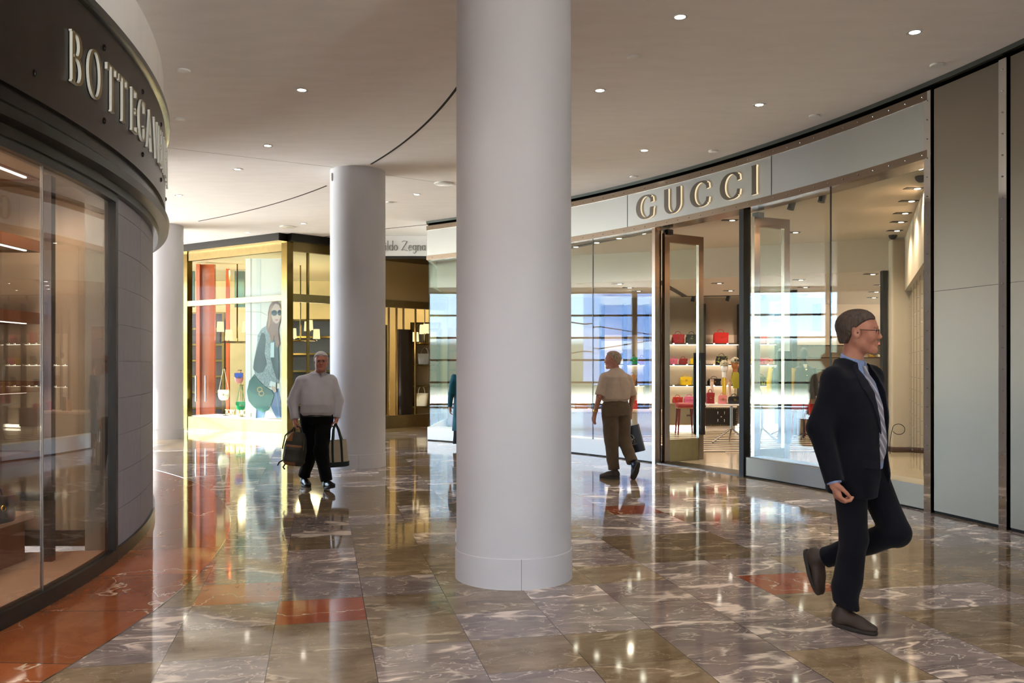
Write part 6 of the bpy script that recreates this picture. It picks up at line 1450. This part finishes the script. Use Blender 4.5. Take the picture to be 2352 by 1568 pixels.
body_ = fmesh('pack_body', Fb, [bkm, tan], bk, 1, lambda c: ((c[:, 2] < .05) & (c[:, 0] < .03)) | ((c[:, 0] < -.045) & (c[:, 2] > .30)) | (np.abs(c[:, 2] - .245) < .012) & (c[:, 1] < -.09))
mb = MB(); mb.tube([(-.04, 0, .405), (-.035, 0, .46), (.0, 0, .485), (.035, 0, .46), (.045, 0, .405)], .011, 8); mb.build('grab_handle', bkm, bk, world=False)
for x0 in (-.085, .06):
    mb = MB(); mb.tube([(x0, .02, .38), (x0 * .5, .0, .47), (x0 * 1.6, -.05, .36), (x0 * 1.7, -.12, .20)], .009, 6); mb.build('shoulder_strap', bkm, bk, world=False)
mb = MB(); mb.tube([(-.12, -.03, .06), (-.17, -.04, .02), (-.185, -.04, -.02)], .010, 6); mb.tube([(-.09, -.05, .02), (-.115, -.06, -.03), (-.09, -.06, -.055)], .010, 6); mb.build('loose_strap', M['gun'], bk, world=False)
bk.rotation_euler = (0, .12, .15)
# canvas tote in the left hand
tp = loc2w((-2.455, 11.0), -75.6, (.09, .238, .79))
tb_ = thing('tote_bag', 'cream canvas tote with dark green straps and base hanging from a hand', 'tote bag', (tp[0] + .02, tp[1], .265))
mb = MB()
def rr(w, d, z, n=28, e=.5, dx=0): return [(dx + w / 2 * math.copysign(abs(math.cos(2 * PI * j / n)) ** e, math.cos(2 * PI * j / n)), d / 2 * math.copysign(abs(math.sin(2 * PI * j / n)) ** e, math.sin(2 * PI * j / n)), z) for j in range(n)]
cv = mat('cream_canvas', srgb(176, 162, 138), .85, var=.06, scale=12, bump=.25); gr = mat('dark_green_canvas', srgb(24, 36, 34), .8)
mb.loft([rr(.27, .15, .05), rr(.26, .15, .15), rr(.245, .13, .28), rr(.235, .12, .335), rr(.228, .112, .335), rr(.235, .12, .27), rr(.25, .13, .1)], caps=False); mb.build('canvas_body', cv, tb_, world=False, sharp=60)
mb = MB(); mb.loft([rr(.22, .12, 0), rr(.275, .155, .008), rr(.278, .158, .065)]); mb.build('green_base', gr, tb_, world=False, sharp=60)
for y, n_ in ((-.072, 0), (.066, 1)):
    mb = MB(); P_ = [(-.055, y, .02), (-.052, y * 1.0, .2), (-.045, y * .95, .335), (-.03, y * .4, .47), (-.002, 0, .545), (.03, y * .4, .47), (.06, y * .95, .335), (.062, y, .2), (.06, y, .02)]
    for k in range(len(P_) - 1):
        a, b = Vector(P_[k]), Vector(P_[k + 1]); mb.loft([[(p[0] + dx, p[1] + dy, p[2]) for dx, dy in ((-.014, -.0025), (.014, -.0025), (.014, .0025), (-.014, .0025))] for p in (a, b)])
    mb.build('strap', gr if n_ == 0 else cv, tb_, world=False)
tb_.rotation_euler = (0, -.06, .1)

# ================================================================== man in the tan shirt walking away
C_ = person_root('man in a tan short sleeved shirt and brown trousers walking away with a bag', (1.417, 11.9), 112)
skC = skinmat('skin_tanned', srgb(150, 98, 76), srgb(178, 122, 98)); shC = clothmat('tan_shirt_cloth', srgb(172, 152, 134), .85, .05, 14, .3); trC = clothmat('brown_trouser_cloth', srgb(88, 72, 54), .9, .08, 18, .2)
hc = (.06, .02, 1.60); yaw = .85; sc = 1.0
shL, elL, wrL = (.0, .19, 1.40), (.0, .255, 1.115), (.06, .29, .90)
shR, elR, wrR = (.0, -.19, 1.39), (-.02, -.245, 1.11), (.04, -.245, .90)
lg = dict(hipL=(0, .09, .95), kneL=(.03, .06, .52), ankL=(.0, .03, .12), hipR=(0, -.09, .95), kneR=(.03, -.13, .56), ankR=(-.20, -.14, .23))
B = Field((-.38, -.36, .02), (.3, .4, 1.78), .0055)
T, R = head_geo(B, hc, yaw, sc, ((.0, .0, 1.40), (.03, .01, 1.54), .064, .060))
B.loft([(.90, 0, 0, .08, .10), (1.0, 0, 0, .10, .13), (1.28, 0, 0, .09, .14), (1.37, -.0, 0, .05, .09)], .03)
for a, b, c in ((shR, elR, wrR), (shL, elL, wrL)): B.cap((a[0], a[1] * .93, a[2] - .07), b, .042, .043, .02).cap(b, c, .041, .028, .02)
for s in 'RL': B.cap(lg['hip' + s], lg['kne' + s], .08, .055, .03).cap(lg['kne' + s], lg['ank' + s], .05, .035, .03)
hand_geo(B, wrL, (.25, .1, -1), (.2, -1, 0), (1, 0, 0), .45, 1.05); hand_geo(B, wrR, (.1, 0, -1), (0, 1, 0), (1, 0, 0), 1.35, 1.05)
fmesh('body', B, skC, C_); eyes(T, R, sc, C_, M['iris'], mat('brow_sand', srgb(140, 122, 104), .8))
fmesh('hair', hair_field(hc, yaw, sc, hl_full(.062, .075, -.055), .011, .0045), hairmat('hair_sandy_grey', srgb(112, 92, 74), srgb(168, 146, 122)), C_)
Fs = Field((-.26, -.36, .98), (.30, .38, 1.56), .0065)
for e_, s_ in ((elR, shR), (elL, shL)): Fs.cap((s_[0], s_[1] * .97, s_[2] - .045), e_, .066, .068, .03)
for e_, s_ in ((elR, shR), (elL, shL)):
    v = np.array(e_) - np.array(s_); q = np.array(e_) - v * .06; Fs.cut(q, v, q - .14, q + .14)
Fs.loft([(1.055, .01, 0, .130, .170), (1.085, .01, 0, .150, .192), (1.2, .005, 0, .150, .195), (1.3, .0, 0, .138, .200), (1.38, -.005, 0, .115, .178), (1.43, -.0, 0, .085, .12), (1.47, .01, 0, .070, .073)], .025)
for q in (shR, shL): Fs.cap((0, q[1] * .3, 1.435), (q[0], q[1] * .85, q[2] - .025), .050, .060, .045)
Fs.folds(.0075, .9, 33)
Fs.cap((.0, 0, 1.42), (.02, 0, 1.50), .072, .069, .012); Fs.cut((.01, 0, 1.495), (.2, 0, 1))
fmesh('shirt', Fs, shC, C_)
drape('back_pleat', Fs, [((-.012, 1.40), (.012, 1.40)), ((-.006, 1.22), (.006, 1.22))], (0, 0, 0), (0, 1, 0), (0, 0, 1), (1, 0, 0), shC, C_, .004, .002, 8, 2)
Ft = Field((-.38, -.28, .06), (.28, .26, 1.12), .0065)
Ft.loft([(.86, -.01, 0, .125, .175), (.98, -.005, 0, .135, .178), (1.085, .01, 0, .130, .168)], .03)
for s in 'RL': Ft.cap(lg['hip' + s], lg['kne' + s], .118, .094, .03).cap(lg['kne' + s], lg['ank' + s], .090, .078, .03)
Ft.folds(.0075, 1.0, 6)
for s in 'RL':
    v = np.array(lg['ank' + s]) - np.array(lg['kne' + s]); q = np.array(lg['ank' + s]) + v * .0; Ft.cut(q, v, q - .12, q + .12)
fmesh('trousers', Ft, trC, C_)
mb = MB(); mb.loft([[(.01 + .137 * math.cos(t), .175 * math.sin(t), z) for t in [2 * PI * i / 40 for i in range(40)]] for z in (1.058, 1.09)]); mb.build('belt', mat('dark_belt', srgb(44, 32, 28), .4), C_, world=False)
drape('back_pocket', Ft, [((.045, 1.0), (.125, 1.0)), ((.045, .992), (.125, .992))], (0, 0, 0), (0, 1, 0), (0, 0, 1), (1, 0, 0), mat('pocket_edge', srgb(60, 48, 38), .8), C_, .003, .002, 2, 4)
shoe('shoe', (.0, .03, .112), .85, 0.0, brn, sol, C_, .98); shoe('shoe', (-.205, -.14, .215), .2, 1.15, blk, sol, C_, .98)
v = np.array(wrL) - np.array(elL); v /= np.linalg.norm(v); mb = MB(); mb.tube([tuple(np.array(wrL) - v * .035), tuple(np.array(wrL) - v * .015)], .034, 16); mb.build('wrist_watch', M['gold'], C_, world=False)
# paper bag
pp_ = loc2w((1.417, 11.9), 112, (.05, -.25, .80))
pb_ = thing('shopping_bag', 'black paper shopping bag with a pale round emblem held in a right hand', 'shopping bag', (pp_[0] + .06, pp_[1] + .0, .335))
mb = MB(); hw, hd_, hh = .145, .055, .37
mb.loft([[(-hw, -hd_, 0), (hw, -hd_, 0), (hw, hd_, 0), (-hw, hd_, 0)], [(-hw, -hd_, hh), (hw, -hd_, hh), (hw, hd_, hh), (-hw, hd_, hh)]]); bb = mb.build('paper_body', mat('black_paper', srgb(28, 32, 40), .35, var=.1, scale=5), pb_, world=False, smooth=False)
for y in (-hd_, hd_):
    mb = MB(); mb.tube([(-.05, y, hh), (-.03, y * .5, hh + .10), (.0, y * .2, hh + .115), (.03, y * .5, hh + .10), (.05, y, hh)], .003, 6); mb.build('cord_handle', mat('cord', srgb(150, 140, 130), .8) , pb_, world=False)
em = mat('emblem_print', srgb(176, 172, 164), .6); mb = MB(); yf = -hd_ - .0015
for i in range(22):
    a0, a1 = [(-.3 + 5.6 * (i + d) / 22) for d in (0, 1)]; mb.add([(.066 * math.cos(a) - .01, yf, .205 + .060 * math.sin(a)) for a in (a0, a1)] + [(.056 * math.cos(a) - .01, yf, .205 + .051 * math.sin(a)) for a in (a1, a0)], [(0, 1, 2, 3)])
def blob(cx, cz, rx, rz_): mb.poly([(cx + rx * math.cos(2 * PI * i / 14), yf, cz + rz_ * math.sin(2 * PI * i / 14)) for i in range(14)])
for cx, cz, rx, rz_ in ((-.045, .185, .018, .014), (-.012, .185, .018, .015), (.022, .185, .018, .015), (-.03, .21, .014, .013), (.005, .212, .016, .014), (-.01, .233, .011, .012)): blob(cx, cz, rx, rz_)
mb.tube([(.045, yf, .17), (.052, yf, .15), (.042, yf, .135), (.03, yf, .142)], .003, 5)
mb.build('emblem', em, pb_, world=False, smooth=False)
mb = MB(); u0 = -.05
for k, ch in enumerate('arbiani'):
    L = {'a': [arcp(.25, .25, .2, .22, 0, 360, 10), [(.46, .46), (.46, 0)]], 'r': [[(.1, 0), (.1, .46)], [(.1, .36), (.35, .46)]], 'b': [[(.08, 0), (.08, .85)], arcp(.27, .24, .2, .22, 0, 360, 10)], 'i': [[(.1, 0), (.1, .46)], [(.1, .6), (.1, .68)]], 'n': [[(.08, 0), (.08, .46)], [(.08, .36), (.25, .46), (.4, .36), (.4, 0)]]}[ch]
    for s in L:
        for q in pen(s, .12, .1): mb.add([(u0 + x * .034, yf, .108 + z * .034) for x, z in q], [(0, 1, 2, 3)])
    u0 += .021 if ch != 'i' else .009
mb.build('printed_word', em, pb_, world=False, smooth=False)
pb_.rotation_euler = (0, -.25, -.30)

# ================================================================== person mostly hidden by the foreground column
D_ = person_root('person in a teal top and long dark skirt mostly hidden behind the foreground column', (-.90, 16.2), 95)
teal = clothmat('teal_cloth', srgb(18, 74, 88), .8, .1, 12, .3); skD = skinmat('skin_light', srgb(170, 120, 96), srgb(196, 146, 120))
B = Field((-.3, -.36, .02), (.3, .36, 1.75), .009); hc = (0, 0, 1.54)
T, R = head_geo(B, hc, 0, .95, ((0, 0, 1.34), (.01, 0, 1.47), .055, .052)); B.loft([(.8, 0, 0, .1, .13), (1.3, 0, 0, .09, .14), (1.36, 0, 0, .05, .1)], .03)
for s in (1, -1):
    sh_, el_, wr_ = (0, .17 * s, 1.33), (-.03, .235 * s, 1.02), (.02, .25 * s, .76); B.cap(sh_, el_, .04, .036, .02).cap(el_, wr_, .034, .025, .02); hand_geo(B, wr_, (.1, 0, -1), (0, -s, 0), (1, 0, 0), .7, .95)
    B.cap((0, .08 * s, .85), (.02, .08 * s, .46), .075, .05, .03).cap((.02, .08 * s, .46), (0, .08 * s, .1), .045, .033, .03)
fmesh('body', B, skD, D_)
fmesh('hair', hair_field(hc, 0, .95, hl_full(.07, .07, -.06), .012, .006), hairmat('hair_dark', srgb(40, 30, 26), srgb(66, 50, 42)), D_)
Fs = Field((-.26, -.36, .25), (.26, .36, 1.42), .009)
Fs.loft([(.34, 0, 0, .15, .20), (.8, 0, 0, .145, .19), (1.05, 0, 0, .12, .165), (1.28, 0, 0, .11, .175), (1.34, 0, 0, .08, .13), (1.37, 0, 0, .06, .07)], .04)
for s in (1, -1): Fs.cap((0, .17 * s, 1.32), (-.03, .235 * s, 1.02), .06, .058, .03).cap((-.03, .235 * s, 1.02), (.02, .25 * s, .80), .056, .05, .02)
Fs.folds(.0075, 1, 2); fmesh('tunic', Fs, teal, D_)
Fs = Field((-.2, -.24, .05), (.2, .24, .9), .009); Fs.loft([(.09, 0, 0, .14, .19), (.5, 0, 0, .13, .18), (.85, 0, 0, .12, .16)], .02); Fs.folds(.005, 1.3, 8); fmesh('skirt', Fs, trB, D_)
for s in (1, -1): shoe('shoe', (0, .08 * s, .105), 0, 0, blk, sol, D_, .85, lace=False)
